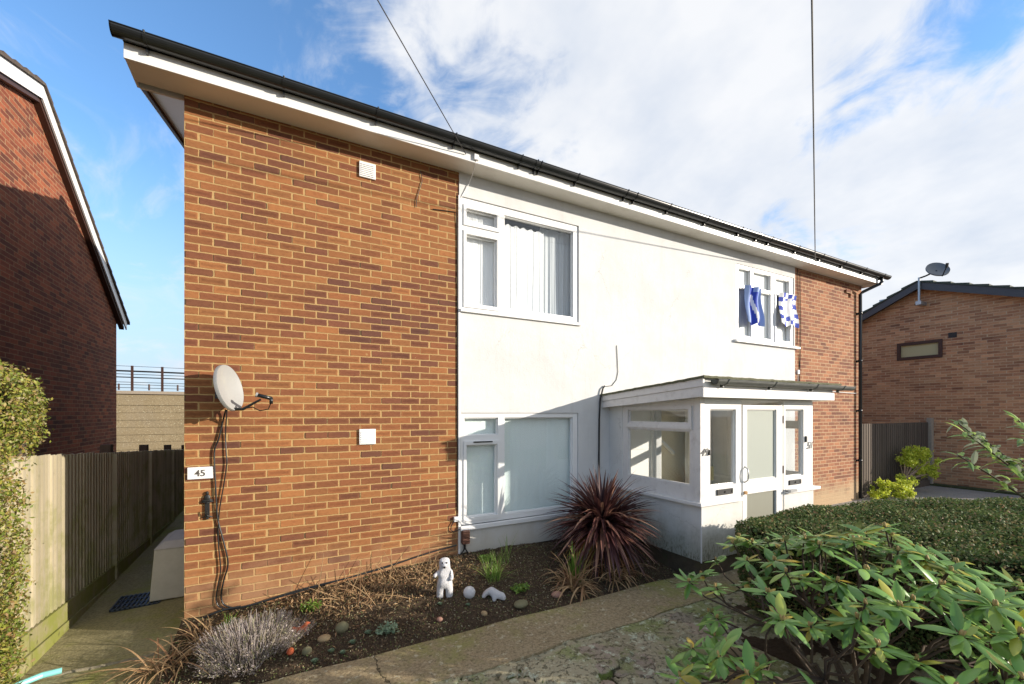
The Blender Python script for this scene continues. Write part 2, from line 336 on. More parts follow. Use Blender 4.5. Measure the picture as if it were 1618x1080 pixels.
M['budd'] = leaf('buddleia_leaf', [(0, (.16, .28, .08)), (.5, (.30, .46, .12)), (1, (.55, .70, .10))], .35, .45, (.30, .33, .25))
M['litter'] = leaf('soil_litter', [(0, (.05, .032, .02)), (.45, (.15, .095, .055)), (.65, (.28, .19, .11)), (.85, (.13, .19, .05)), (1, (.50, .42, .30))], .05, .9)
M['semper'] = leaf('houseleek_leaf', [(0, (.16, .24, .15)), (1, (.32, .42, .27))], .1, .6)
M['stone1'] = simple('olive_stone', (.20, .185, .10), .85, .2, 14, bmp=.004)
M['stone2'] = simple('pink_stone', (.40, .22, .16), .8, .2, 14, bmp=.003)
M['stone3'] = simple('buff_stone', (.42, .30, .16), .85, .2, 14, bmp=.003)

# ------------------------------------------------------------------ mesh helpers
def wloc(o):
    return Vector(o.get('_w', (0, 0, 0))) if o else Vector((0, 0, 0))
def thing(name, label, cat, loc=(0, 0, 0), group=None, kind=None):
    o = bpy.data.objects.new(name, None); COL.objects.link(o); o.location = loc; o.empty_display_size = .1
    o['_w'] = tuple(loc); o['label'] = label; o['category'] = cat
    if group: o['group'] = group
    if kind: o['kind'] = kind
    return o
def tag(o, label, cat, group=None, kind=None):
    o['label'] = label; o['category'] = cat
    if group: o['group'] = group
    if kind: o['kind'] = kind
    return o
class MB:
    def __init__(s): s.v = []; s.f = []; s.m = []; s.cur = 0
    def add(s, vs, fs):
        b = len(s.v); s.v += [tuple(v) for v in vs]; s.f += [tuple(b+i for i in f) for f in fs]; s.m += [s.cur]*len(fs); return s
    def box(s, x0, x1, y0, y1, z0, z1):
        return s.add([(x0, y0, z0), (x1, y0, z0), (x1, y1, z0), (x0, y1, z0), (x0, y0, z1), (x1, y0, z1), (x1, y1, z1), (x0, y1, z1)],
                     [(0, 3, 2, 1), (4, 5, 6, 7), (0, 1, 5, 4), (1, 2, 6, 5), (2, 3, 7, 6), (3, 0, 4, 7)])
    def hexa(s, p):  # 8 points: bottom 4 ccw, top 4
        return s.add(p, [(0, 3, 2, 1), (4, 5, 6, 7), (0, 1, 5, 4), (1, 2, 6, 5), (2, 3, 7, 6), (3, 0, 4, 7)])
    def prism(s, poly, a0, a1, axis='x'):  # poly in the other two axes
        n = len(poly)
        def mk(p, a): return {'x': (a, p[0], p[1]), 'y': (p[0], a, p[1]), 'z': (p[0], p[1], a)}[axis]
        vs = [mk(p, a0) for p in poly]+[mk(p, a1) for p in poly]
        return s.add(vs, [tuple(range(n))[::-1], tuple(range(n, 2*n))]+[(i, (i+1) % n, n+(i+1) % n, n+i) for i in range(n)])
    def tube(s, path, r, seg=8, caps=True):
        path = [Vector(p) for p in path]; n = len(path); rs = r if isinstance(r, (list, tuple)) else [r]*n
        vs = []; up = None
        for i, p in enumerate(path):
            d = (path[min(i+1, n-1)]-path[max(i-1, 0)]).normalized()
            if up is None: up = Vector((0, 0, 1)) if abs(d.z) < .9 else Vector((1, 0, 0))
            a = d.cross(up).normalized(); b = a.cross(d).normalized(); up = b
            for k in range(seg):
                t = 2*math.pi*k/seg; vs.append(p+(a*math.cos(t)+b*math.sin(t))*rs[i])
        fs = [(i*seg+k, i*seg+(k+1) % seg, (i+1)*seg+(k+1) % seg, (i+1)*seg+k) for i in range(n-1) for k in range(seg)]
        if caps: fs += [tuple(range(seg))[::-1], tuple((n-1)*seg+k for k in range(seg))]
        return s.add(vs, fs)
    def ball(s, c, r, nu=12, nv=8, M3=None, noise=0):
        vs = []; c = Vector(c); r = Vector(r) if hasattr(r, '__len__') else Vector((r, r, r))
        for j in range(nv+1):
            th = math.pi*j/nv
            for i in range(nu):
                ph = 2*math.pi*i/nu; k = 1+random.uniform(-noise, noise) if 0 < j < nv else 1
                p = Vector((r.x*math.sin(th)*math.cos(ph), r.y*math.sin(th)*math.sin(ph), r.z*math.cos(th)))*k
                vs.append(c+(M3 @ p if M3 else p))
        fs = [(j*nu+i, (j+1)*nu+i, (j+1)*nu+(i+1) % nu, j*nu+(i+1) % nu) for j in range(nv) for i in range(nu)]
        return s.add(vs, fs)
    def grid(s, fn, nu, nv):
        vs = [fn(i/nu, j/nv) for j in range(nv+1) for i in range(nu+1)]
        return s.add(vs, [(j*(nu+1)+i, j*(nu+1)+i+1, (j+1)*(nu+1)+i+1, (j+1)*(nu+1)+i) for j in range(nv) for i in range(nu)])
    def blade(s, p, d, L, wd, droop=.6, seg=5, side=None, fold=.25, tipw=.05, basew=.5):
        p = Vector(p); d = Vector(d).normalized(); side = Vector(side) if side else d.cross(Vector((0, 0, 1)))
        if side.length < 1e-3: side = Vector((1, 0, 0))
        side.normalize(); vs = []
        for i in range(seg+1):
            t = i/seg; w = wd*(basew+(1-basew)*min(1, t*3))*(1 if t < .35 else max(tipw, 1-((t-.35)/.65)**1.6))
            nrm = side.cross(d).normalized()
            vs += [p-side*w*.5+nrm*w*fold, p, p+side*w*.5+nrm*w*fold]
            p = p+d*(L/seg); d = (d+Vector((0, 0, -1))*droop/seg).normalized()
        fs = []
        for i in range(seg): a = i*3; fs += [(a, a+1, a+4, a+3), (a+1, a+2, a+5, a+4)]
        return s.add(vs, fs)
    def build(s, name, m, parent=None, smooth=False, bevel=0, loc=None, sub=0):
        me = bpy.data.meshes.new(name); o = bpy.data.objects.new(name, me); COL.objects.link(o)
        L = wloc(parent) if parent else (Vector(loc) if loc else Vector((0, 0, 0)))
        me.from_pydata([(v[0]-L.x, v[1]-L.y, v[2]-L.z) for v in s.v], [], s.f)
        for mm in (m if isinstance(m, list) else [m]): me.materials.append(mm)
        if isinstance(m, list): me.polygons.foreach_set('material_index', s.m)
        if smooth: me.polygons.foreach_set('use_smooth', [True]*len(me.polygons))
        if parent: o.parent = parent; o['_w'] = tuple(L)
        else: o.location = L; o['_w'] = tuple(L)
        if bevel:
            b = o.modifiers.new('bevel', 'BEVEL'); b.width = bevel; b.segments = 2; b.limit_method = 'ANGLE'
        if sub:
            b = o.modifiers.new('sub', 'SUBSURF'); b.levels = sub; b.render_levels = sub
        me.update(); return o

def leaves(name, P, Nn, size, m, parent=None, aspect=1.9, jitter=.7, label=None):
    """many small leaf quads at points P, roughly facing Nn"""
    n = len(P); nr = Nn+rng.normal(0, jitter, (n, 3)); nr /= np.linalg.norm(nr, axis=1)[:, None]+1e-9
    t = rng.normal(0, 1, (n, 3)); t -= (t*nr).sum(1)[:, None]*nr; t /= np.linalg.norm(t, axis=1)[:, None]+1e-9
    b = np.cross(nr, t); sz = size*rng.uniform(.6, 1.35, n)[:, None]
    v = np.empty((n, 4, 3)); v[:, 0] = P-t*sz*.5*aspect/1.5; v[:, 2] = P+t*sz*.5*aspect/1.5
    v[:, 1] = P+b*sz*.32+nr*sz*.08; v[:, 3] = P-b*sz*.32+nr*sz*.08
    L = np.array(wloc(parent)); me = bpy.data.meshes.new(name)
    me.vertices.add(4*n); me.vertices.foreach_set('co', (v.reshape(-1, 3)-L).ravel())
    me.loops.add(4*n); me.loops.foreach_set('vertex_index', np.arange(4*n, dtype=np.int32))
    me.polygons.add(n); me.polygons.foreach_set('loop_start', np.arange(0, 4*n, 4, dtype=np.int32)); me.polygons.foreach_set('loop_total', np.full(n, 4, dtype=np.int32))
    me.update(calc_edges=True); me.validate(); me.materials.append(m)
    o = bpy.data.objects.new(name, me); COL.objects.link(o)
    if parent: o.parent = parent
    return o

def text(name, s, size, m, loc, rot, parent, depth=.002, shear=0, offset=0.0):
    c = bpy.data.curves.new(name, 'FONT'); c.body = s; c.size = size; c.extrude = depth; c.align_x = 'CENTER'; c.align_y = 'CENTER'; c.shear = shear; c.offset = offset
    t = bpy.data.objects.new(name+'_tmp', c); COL.objects.link(t)
    dg = bpy.context.evaluated_depsgraph_get(); me = bpy.data.meshes.new_from_object(t.evaluated_get(dg)); COL.objects.unlink(t); bpy.data.objects.remove(t)
    me.materials.clear(); me.materials.append(m); me.name = name
    o = bpy.data.objects.new(name, me); COL.objects.link(o); o.parent = parent; o.location = Vector(loc)-wloc(parent); o.rotation_euler = rot
    return o

def wall(mb, x0, x1, z0, z1, holes, y0, y1, axis='x'):
    """wall slab between depth y0 and y1 with rectangular holes, in x (or y) and z"""
    xs = sorted({x0, x1, *[h[0] for h in holes], *[h[1] for h in holes]}); zs = sorted({z0, z1, *[h[2] for h in holes], *[h[3] for h in holes]})
    inh = lambda a, b: any(h[0] < a < h[1] and h[2] < b < h[3] for h in holes) or not (x0 < a < x1 and z0 < b < z1)
    def P(a, d, z): return (a, d, z) if axis == 'x' else (d, a, z)
    for i in range(len(xs)-1):
        for j in range(len(zs)-1):
            a, b, c, d = xs[i], xs[i+1], zs[j], zs[j+1]; ca, cz = (a+b)/2, (c+d)/2
            if inh(ca, cz): continue
            mb.add([P(a, y0, c), P(b, y0, c), P(b, y0, d), P(a, y0, d)], [(0, 1, 2, 3)])
            mb.add([P(a, y1, c), P(b, y1, c), P(b, y1, d), P(a, y1, d)], [(0, 3, 2, 1)])
            for (ta, tz, q) in ((a-1e-4, cz, (a, c, a, d)), (b+1e-4, cz, (b, c, b, d)), (ca, c-1e-4, (a, c, b, c)), (ca, d+1e-4, (a, d, b, d))):
                if inh(ta, tz): mb.add([P(q[0], y0, q[1]), P(q[2], y0, q[3]), P(q[2], y1, q[3]), P(q[0], y1, q[1])], [(0, 1, 2, 3)])
    return mb

def frame_rects(mb, x0, x1, z0, z1, openings, y0, y1, axis='x'):
    return wall(mb, x0, x1, z0, z1, openings, y0, y1, axis)
def beads(mb, op, y0, y1, t=.014, axis='x'):
    a, b, c, d = op
    for r in ((a, b, c, c+t), (a, b, d-t, d), (a, a+t, c+t, d-t), (b-t, b, c+t, d-t)):
        if axis == 'x': mb.box(r[0], r[1], y0, y1, r[2], r[3])
        else: mb.box(y0, y1, r[0], r[1], r[2], r[3])

# ================================================================== SETTING
g = MB().add([(-250, -250, -.30), (250, -250, -.30), (250, 250, -.30), (-250, 250, -.30)], [(0, 1, 2, 3)]).build('ground', M['soilg']); g['kind'] = 'structure'
def sheet(name, m, x0, x1, y0, y1, zf, nx, ny, edge=None, base=-.34, wob=0.0):
    mb = MB()
    def fn(u, v):
        x = x0+(x1-x0)*u; y = y0+(y1-y0)*v
        if edge: y = edge(x, v)
        return (x, y, zf(x, y))
    mb.grid(fn, nx, ny)
    # skirts
    n0 = len(mb.v); row = lambda j: [j*(nx+1)+i for i in range(nx+1)]
    for idx in (row(0), row(ny), [j*(nx+1) for j in range(ny+1)], [j*(nx+1)+nx for j in range(ny+1)]):
        b = len(mb.v); mb.v += [(mb.v[k][0], mb.v[k][1], base) for k in idx]
        for i in range(len(idx)-1): mb.f.append((idx[i], idx[i+1], b+i+1, b+i)); mb.m.append(0)
    o = mb.build(name, m); o['kind'] = 'structure'; return o
rs = lambda x, k: math.sin(x*k)*.5+math.sin(x*k*2.3+1)*.3
def pathedge(x): return -1.42+.02*rs(x, 3.1)
zpath = lambda x, y: .05+.006*rs(x, 2)+.004*rs(y, 7)
sheet('path', M['path'], .55, 7.9, -2.02, -1.42, zpath, 140, 8, edge=lambda x, v: (-2.0+.03*rs(x, 4.7))*(1-v)+v*(pathedge(x) if x < 5.12 else -1.602))
NXp, NYp = 330, 190
def paving_mesh():
    X0, X1, Y0, Y1 = .60, 7.2, -5.2, -1.9
    xs = np.linspace(X0, X1, NXp+1); ys_ = np.linspace(Y0, Y1, NYp+1); gx, gy = np.meshgrid(xs, ys_)
    r2 = np.random.default_rng(5); pts = r2.uniform((X0-.3, Y0-.3), (X1+.3, Y1+.3), (250, 2)); hh = r2.uniform(-.010, .012, 250); tl = r2.normal(0, .03, (250, 2)); cc = r2.random(250)
    wx = gx+.035*np.sin(gy*9+1)+.02*np.sin(gy*23+gx*11)+.012*np.sin(gx*41+gy*37); wy = gy+.035*np.sin(gx*8)+.02*np.sin(gx*27-gy*13)+.012*np.sin(gx*33-gy*45)
    d = np.hypot(wx[..., None]-pts[:, 0], wy[..., None]-pts[:, 1]); o = np.argsort(d, axis=2)[..., :2]; d1 = np.take_along_axis(d, o[..., :1], 2)[..., 0]; d2 = np.take_along_axis(d, o[..., 1:2], 2)[..., 0]; c1 = o[..., 0]
    wd = .012+.030*np.clip(np.sin(gx*3.1+1)*np.sin(gy*4.3+2)+.15*np.sin(gx*17)*np.sin(gy*19), 0, 1)
    crack = 1-np.clip((d2-d1)/wd, 0, 1); crack *= np.clip(.45+1.4*np.sin(gx*2.3+gy*1.7+.5)+.9*np.sin(gy*5.1-gx*3.3), .12, 1)
    z = .036+hh[c1]+tl[c1, 0]*(wx-pts[c1, 0])+tl[c1, 1]*(wy-pts[c1, 1])-.030*crack+r2.normal(0, .0012, gx.shape)
    z = np.where(gx < X0+.1, .03, z)
    me = bpy.data.meshes.new('paving'); vs = np.stack([gx, gy, z], 2).reshape(-1, 3)
    fs = [(a*(NXp+1)+b, a*(NXp+1)+b+1, (a+1)*(NXp+1)+b+1, (a+1)*(NXp+1)+b) for a in range(NYp) for b in range(NXp)]
    me.from_pydata(vs.tolist(), [], fs); at = me.attributes.new('crack', 'FLOAT', 'POINT'); at.data.foreach_set('value', crack.ravel().astype(np.float32))
    at = me.attributes.new('slab', 'FLOAT', 'POINT'); at.data.foreach_set('value', cc[c1].ravel().astype(np.float32))
    me.materials.append(M['paving']); me.polygons.foreach_set('use_smooth', [True]*len(me.polygons)); o_ = bpy.data.objects.new('paving', me); COL.objects.link(o_); o_['kind'] = 'structure'
paving_mesh()
sheet('front_ground', M['soilg'], -1.3, 8.5, -9, -5.15, lambda x, y: .01, 4, 4)
sheet('passage', M['passage'], -1.08, .0, -.36, 13.9, lambda x, y: -.05-.055*min(1, max(0, -x/1.05))-.004*y, 10, 40)
sheet('concrete_apron', M['passage'], -1.30, .62, -7.5, -.365, lambda x, y: -.035+.01*rs(x, 3)+.006*rs(y, 5)+max(0, -.4-y)*.03, 30, 60, edge=lambda x, v: -7.5*(1-v)+v*(-.37+.015*rs(x, 9)))
sheet('driveway', M['tarmac'], 7.9, 16.7, -14, .02, lambda x, y: -.02, 8, 8)
sheet('grass_verge', simple('mossy_verge', (.075, .085, .03), .95, .3, 8, bmp=.02), 16.7, 17.02, -14, .3, lambda x, y: .03, 2, 10)
def hn(x, y, s=1):  # smooth pseudo noise
    return (math.sin(x*7.3*s+y*3.1)+math.sin(x*3.7*s-y*9.1*s+1.7)+math.sin(x*13.1*s+y*11.3*s+.6)*.6+math.sin(x*23*s-y*19*s)*.4)/3
def soilz(x, y):
    up = min(1, max(0, (y+1.35)/1.1)); rise = min(1, max(0, (x-.2)/2.4))
    return .015+up*(.04+.20*rise)*(1-.35*max(0, (x-3.4)/1.8))+.016*hn(x, y)+.010*hn(x, y, 3.1)
sheet('soil_bed', M['soilg'], -.02, 5.135, -1.5, .0, soilz, 260, 80, edge=lambda x, v: (pathedge(max(x, .3))-.02)*(1-v)+v*(-.001))
sheet('soil_under_hedge', M['soilg'], 4.3, 12, -9, -2.15, lambda x, y: .045+.015*hn(x, y), 60, 60, edge=lambda x, v: (-9)*(1-v)+v*(-2.25 if x > 4.8 else -2.6))

# ================================================================== HOUSE
house = thing('house', 'two storey semi-detached house of orange brick with white rendered middle and long black gutter', 'house', (6.4, 0, 0))
XW0, XW1 = 2.738, 10.04; ZS = 4.985
w1 = (2.76, 4.57, 3.29, 4.685); w2 = (2.76, 4.56, .60, 2.0); w3 = (8.15, 10.0, 3.345, 4.74)
hall = (6.22, 7.10, .14, 2.08); dr1 = (5.42, 6.12, .14, 2.08)
wall(MB(), 0, XW0, -.3, ZS, [], 0, .25).build('brick_wall', M['brick'], house)
wall(MB(), XW1, 12.81, -.3, ZS, [], 0, .25).build('brick_wall', M['brick_far'], house)
wall(MB(), XW0, XW1, .24, ZS, [w1, w2, w3, hall, dr1], -.012, .25).build('rendered_wall', M['render'], house)
wall(MB(), XW0, XW1, -.3, .24, [(5.3, 7.3, .12, .3)], .012, .25).build('plinth', M['plinth'], house)
MB().box(XW0-.012, XW0+.012, -.02, .0, .26, ZS-.3).build('edge_bead', M['upvc'], house)
sw = MB(); RID = 3.9; PIT = .32; DEP = 7.8
sw.add([(0, .25, -.3), (0, DEP, -.3), (0, DEP, ZS), (0, RID, ZS+RID*PIT), (0, .25, ZS+.08)], [(4, 3, 2, 1, 0)])
sw.build('gable_wall', M['brick_side'], house); sw = MB(); sw.add([(12.81, .25, -.3), (12.81, DEP, -.3), (12.81, DEP, ZS), (12.81, RID, ZS+RID*PIT), (12.81, .25, ZS+.08)], [(0, 1, 2, 3, 4)])
sw.build('gable_wall', M['brick_side'], house)
MB().box(0, 12.81, DEP-.25, DEP, -.3, ZS).build('rear_wall', M['brick_far'], house)
# soffit, fascia, verge
FX0, FX1, FY = -.36, 13.06, -.31
MB().box(FX0+.02, FX1-.02, FY+.022, .0, ZS-.012, ZS+.008).build('soffit', M['soffit'], house)
fa = MB().box(FX0, FX1, FY, FY+.022, ZS-.025, 5.11)
fa.build('fascia', simple('fascia_board', (.80, .80, .78), .35, .04, 5, dirt=((.55, .53, .47), 4, .3)), house, bevel=.003)
zt = lambda y: 5.105+(y-FY)*PIT
for x0, x1 in ((FX0, FX0+.02), (FX1-.02, FX1)):
    vg = MB(); vg.prism([(FY+.022, ZS-.012), (.09, ZS-.012), (.10, ZS+.015), (RID, ZS+.27*RID), (RID, zt(RID)-.02), (FY+.022, zt(FY)-.02)], x0, x1, 'x')
    vg.prism([(RID, ZS+.27*RID), (DEP+.3, zt(2*RID-DEP-.3)-.25), (DEP+.3, zt(2*RID-DEP-.3)-.02), (RID, zt(RID)-.02)], x0, x1, 'x')
    vg.build('bargeboard', M['upvc'], house, bevel=.003)
for x0, x1 in ((FX0+.02, -.0), (12.81, FX1-.02)):
    vs_ = MB(); vs_.prism([(.11, ZS+.04), (RID, ZS+.27*RID+.03), (RID, ZS+.27*RID+.045), (.11, ZS+.055)], x0, x1, 'x')
    vs_.box(x0, x1, .075, .10, ZS-.012, ZS+.05)
    vs_.build('verge_soffit', M['upvc'], house)
vt = MB(); vt.prism([(.11, ZS+.0), (RID, ZS+.27*RID-.03), (RID, ZS+.27*RID+.03), (.11, ZS+.04)], FX0+.02, FX0+.05, 'x'); vt.build('verge_trim', M['wood_dark'], house)
# tiled roof: interlocking roll tiles, courses stepping up
rf = MB(); NC = 13; ys = []
for c in range(NC):
    ya = FY-.055+c*(RID-FY+.05)/NC; yb = FY-.055+(c+1)*(RID-FY+.05)/NC; ys += [(ya, .040), (yb+.01, .012)]
nx = 560
def prof(x):
    f = (x/.30) % 1.0
    return .050*max(0, math.cos((f-.5)*math.pi*2.6)) if abs(f-.5) < .2 else 0
rows = [[(FX0-.03+(FX1-FX0+.06)*i/nx, y, zt(y)+h+prof(FX0-.03+(FX1-FX0+.06)*i/nx)) for i in range(nx+1)] for (y, h) in ys]
base_row = [(p[0], p[1]+.01, zt(p[1])-.012) for p in rows[0]]
rows = [base_row]+rows
vs0 = [p for r in rows for p in r]
rf.add(vs0, [(j*(nx+1)+i, j*(nx+1)+i+1, (j+1)*(nx+1)+i+1, (j+1)*(nx+1)+i) for j in range(len(rows)-1) for i in range(nx)])
zr = zt(RID)
rf.hexa([(FX0-.03, RID, zr-.02), (FX1+.03, RID, zr-.02), (FX1+.03, DEP+.35, zt(2*RID-DEP-.35)-.02), (FX0-.03, DEP+.35, zt(2*RID-DEP-.35)-.02), (FX0-.03, RID, zr+.02), (FX1+.03, RID, zr+.02), (FX1+.03, DEP+.35, zt(2*RID-DEP-.35)+.02), (FX0-.03, DEP+.35, zt(2*RID-DEP-.35)+.02)])
rf.hexa([(FX0, FY, zt(FY)-.02), (FX1, FY, zt(FY)-.02), (FX1, RID, zr-.02), (FX0, RID, zr-.02), (FX0, FY, zt(FY)-.005), (FX1, FY, zt(FY)-.005), (FX1, RID, zr-.005), (FX0, RID, zr-.005)])
rf.tube([(FX0-.03, RID, zr), (FX1+.03, RID, zr)], .11, 12)
rf.build('roof', M['tile_green'], house)
# gutter
def gutter(x0, x1, yc, zc, r, m, par, brs, endcap=True):
    pr = []
    for k in range(13):
        t = math.pi+math.pi*k/12; pr.append((yc+r*math.cos(t), zc+r*math.sin(t)))
    inner = [(yc+(r-.004)*math.cos(math.pi+math.pi*k/12), zc+(r-.004)*math.sin(math.pi+math.pi*k/12)) for k in range(13)]
    mb = MB(); mb.prism(pr+inner[::-1], x0, x1, 'x')
    mb.tube([(x0, yc-r, zc), (x1, yc-r, zc)], .006, 6)
    mb.prism(pr, x0, x0+.012, 'x'); mb.prism(pr, x1-.012, x1, 'x')
    gt = mb.build('gutter', m, par, smooth=False)
    for bx, wd in brs:
        bb = MB()
        bb.prism([(yc+(r+.006)*math.cos(math.pi+math.pi*k/12), zc+(r+.006)*math.sin(math.pi+math.pi*k/12)) for k in range(13)]+[(p[0], p[1]) for p in inner[::-1]], bx-wd/2, bx+wd/2, 'x')
        bb.tube([(bx, yc-r-.004, zc-.01), (bx, yc-r-.004, zc+.012)], .009, 6)
        bb.box(bx-.009, bx+.009, yc+r*.35, yc+r+.004, zc-r*1.55, zc-r*.6)
        bb.build('gutter_bracket', m, gt)
    return gt
br = [(-.20, .022)]+[(.82+i*.86, .022) for i in range(15)]+[(3.62, .05), (3.68, .02), (8.2, .05), (5.3, .02)]
gutter(FX0-.06, FX1+.10, FY-.064, 5.138, .066, M['black'], house, br)
# downpipe
dp = MB(); dxp = 12.60
dp.tube([(12.86, FY-.06, 5.10), (12.86, FY-.06, 4.99), (12.83, FY-.03, 4.94), (12.66, -.10, 4.80), (dxp, -.065, 4.74), (dxp, -.065, .02)], .034, 12)
for z in (4.3, 3.2, 2.05, .9): dp.box(dxp-.05, dxp+.05, -.03, .0, z-.02, z+.02); dp.tube([(dxp, -.065, z-.03), (dxp, -.065, z+.03)], .040, 12)
dp.build('downpipe', M['black'], house, smooth=True)
MB().box(12.05, 12.30, -.035, .0, 4.72, 4.79).box(12.24, 12.30, -.035, 0, 4.64, 4.72).build('overflow_box', M['brick_far'], house)

# windows
def window(par, o, ops, yf, yb, sill=None, yg=None, mt=None, gl=None):
    mt = mt or M['upvc']; fm = MB(); frame_rects(fm, o[0]+.004, o[1]-.004, o[2]+.004, o[3]-.004, ops, yf, yb)
    for op in ops: beads(fm, op, yf+.02, yb-.01)
    f = fm.build('window_frame', mt, par, bevel=.003)
    yg = yg if yg is not None else (yf+yb)/2+.01
    for i, op in enumerate(ops):
        MB().box(op[0]+.001, op[1]-.001, yg, yg+.006, op[2]+.001, op[3]-.001).build('pane', (gl or {}).get(i, M['glass']), f)
    if sill:
        MB().box(sill[0], sill[1], sill[2], yf+.01, sill[3], sill[4]).build('sill', mt, f, bevel=.005)
    return f
winA = window(house, w1, [(2.835, 3.26, 4.395, 4.56), (2.835, 3.26, 3.365, 4.235), (3.375, 4.485, 3.365, 4.59)], .005, .075, (2.745, 4.60, -.045, 3.25, 3.288))
window(house, w2, [(2.81, 3.285, 1.715, 1.94), (2.84, 3.265, .69, 1.60), (3.375, 4.475, .675, 1.94)], .005, .075, (2.745, 4.58, -.05, .545, .60))
window(house, w3, [(8.225, 8.61, 4.375, 4.69), (8.685, 9.25, 4.375, 4.69), (8.225, 8.63, 3.43, 4.325), (8.665, 9.25, 3.43, 4.325), (9.40, 9.87, 4.40, 4.67), (9.40, 9.87, 3.43, 4.32)], .005, .075, (8.08, 10.14, -.07, 3.30, 3.342))
# raised casement sashes
for (a, b, c, d) in ((2.80, 3.30, 4.34, 4.60), (2.80, 3.30, 3.32, 4.28), (2.80, 3.305, .645, 1.645), (9.36, 9.91, 3.39, 4.35)):
    wall(MB(), a, b, c, d, [(a+.035, b-.035, c+.045, d-.045)], -.012, .006).build('casement', M['upvc'], house, bevel=.003)
MB().box(2.93, 3.19, -.024, -.012, 1.625, 1.64).build('trickle_vent', M['black'], house)
# dark rooms closed behind the windows
rm = MB()
rm.box(XW0+.1, 4.9, 1.6, 1.65, .3, 4.98); rm.box(XW0+.06, XW0+.1, .25, 1.65, .3, 4.98); rm.box(4.9, 4.94, .25, 1.65, .3, 4.98); rm.box(XW0+.1, 4.9, .25, 1.6, 2.4, 2.45)
rm.build('room_wall', M['white_in'], house)
MB().box(8.0, 10.2, 1.6, 1.65, 2.5, 4.98).build('room_wall', M['white_in'], house)
# entrance: panelled white door and open hall with a stair handrail
d1 = MB().box(dr1[0]+.05, dr1[1]-.05, .06, .10, dr1[2], dr1[3]-.05)
for z in (.35, .82, 1.42): d1.box(dr1[0]+.12, dr1[1]-.12, .052, .06, z, z+.42)
d1.build('front_door', M['white_in'], house, bevel=.006)
fr = MB(); wall(fr, dr1[0], dr1[1], dr1[2], dr1[3], [(dr1[0]+.05, dr1[1]-.05, dr1[2], dr1[3]-.05)], .03, .12)
wall(fr, hall[0], hall[1], hall[2], hall[3], [(hall[0]+.045, hall[1]-.045, hall[2], hall[3]-.05)], .02, .14)
fr.build('door_frame', M['paint'], house, bevel=.004)
hl = MB(); hl.box(6.1, 8.0, .42, 1.34, .1, 2.5); hl.box(6.06, 6.1, .25, 1.34, .1, 2.5); hl.box(8.0, 8.04, .25, 1.34, .1, 2.5); hl.box(6.06, 8.04, .25, 1.34, 2.5, 2.54); hl.box(6.1, 8.0, .25, 1.34, .08, .12)
hl.build('hall_wall', M['cream'], house)
MB().hexa([(6.45, .35, 1.62), (6.95, .35, 1.26), (6.95, .41, 1.26), (6.45, .41, 1.62), (6.45, .35, 1.68), (6.95, .35, 1.32), (6.95, .41, 1.32), (6.45, .41, 1.68)]).build('handrail', M['white_in'], house)
# vents in the brick
for zc in (4.70, 1.735):
    v = MB(); v.box(1.56, 1.735, -.022, 0, zc-.085, zc+.085)
    for k in range(7): v.hexa([(1.575, -.03, zc-.07+k*.02), (1.72, -.03, zc-.07+k*.02), (1.72, -.021, zc-.065+k*.02), (1.575, -.021, zc-.065+k*.02), (1.575, -.03, zc-.064+k*.02), (1.72, -.03, zc-.064+k*.02), (1.72, -.021, zc-.055+k*.02), (1.575, -.021, zc-.055+k*.02)])
    v.build('air_vent', M['upvc'], house, bevel=.003)

# curtains and film behind the glass: things of their own
def hanging(name, m, x0, x1, z0, z1, y, folds, amp, label, cat, nx=120, gather=0, slant=0):
    mb = MB(); ph = [random.uniform(0, 6.3) for _ in range(6)]
    def fn(u, v):
        x = x0+(x1-x0)*u; z = z0+(z1-z0)*v; x += slant*(1-v)*(u)
        uu = u+.05*math.sin(u*11+ph[1])+.035*(1-v)*math.sin(u*17+ph[2])
        f = math.sin(uu*folds*6.28+ph[0])*(.6+.4*math.sin(u*8+ph[4])); f2 = math.sin(uu*folds*2.3*6.28+ph[3]+(1-v)*1.3)*.45+math.sin(u*folds*4.1*6.28+ph[5])*.15
        return (x+gather*math.sin(u*folds*6.28)*.01, y+amp*(f+f2)*(1-.45*v)+amp, z+.012*math.sin(u*folds*6.28)*(1 if v > .99 else 0))
    mb.grid(fn, nx, 10); o = mb.build(name, m, smooth=True, loc=((x0+x1)/2, y, z0)); tag(o, label, cat); return o
hanging('net_curtain', M['net'], 2.80, 3.32, 3.32, 4.62, .10, 4, .007, 'narrow half of the net curtain behind the casement of the upper left window', 'curtain')
hanging('net_curtain', M['net'], 3.34, 4.05, 3.32, 4.52, .10, 6, .008, 'gathered white net curtain drawn half across the large pane of the upper left window', 'curtain')
hanging('voile_curtain', cloth_like('voile', (.60, .64, .68), .2, streak=.15), 4.02, 4.56, 3.32, 4.62, .15, 3, .012, 'greyish voile behind the right part of the upper left window', 'curtain')
hanging('window_blind', M['blind'], 2.78, 4.53, .62, 1.98, .10, 9, .004, 'pale teal translucent blind filling the lower window beside the spiky plant', 'blind')
hanging('slatted_blind', M['white_in'], 8.18, 9.98, 3.36, 4.73, .078, 2, .003, 'white slatted blind behind the window with the blue shirt', 'blind')

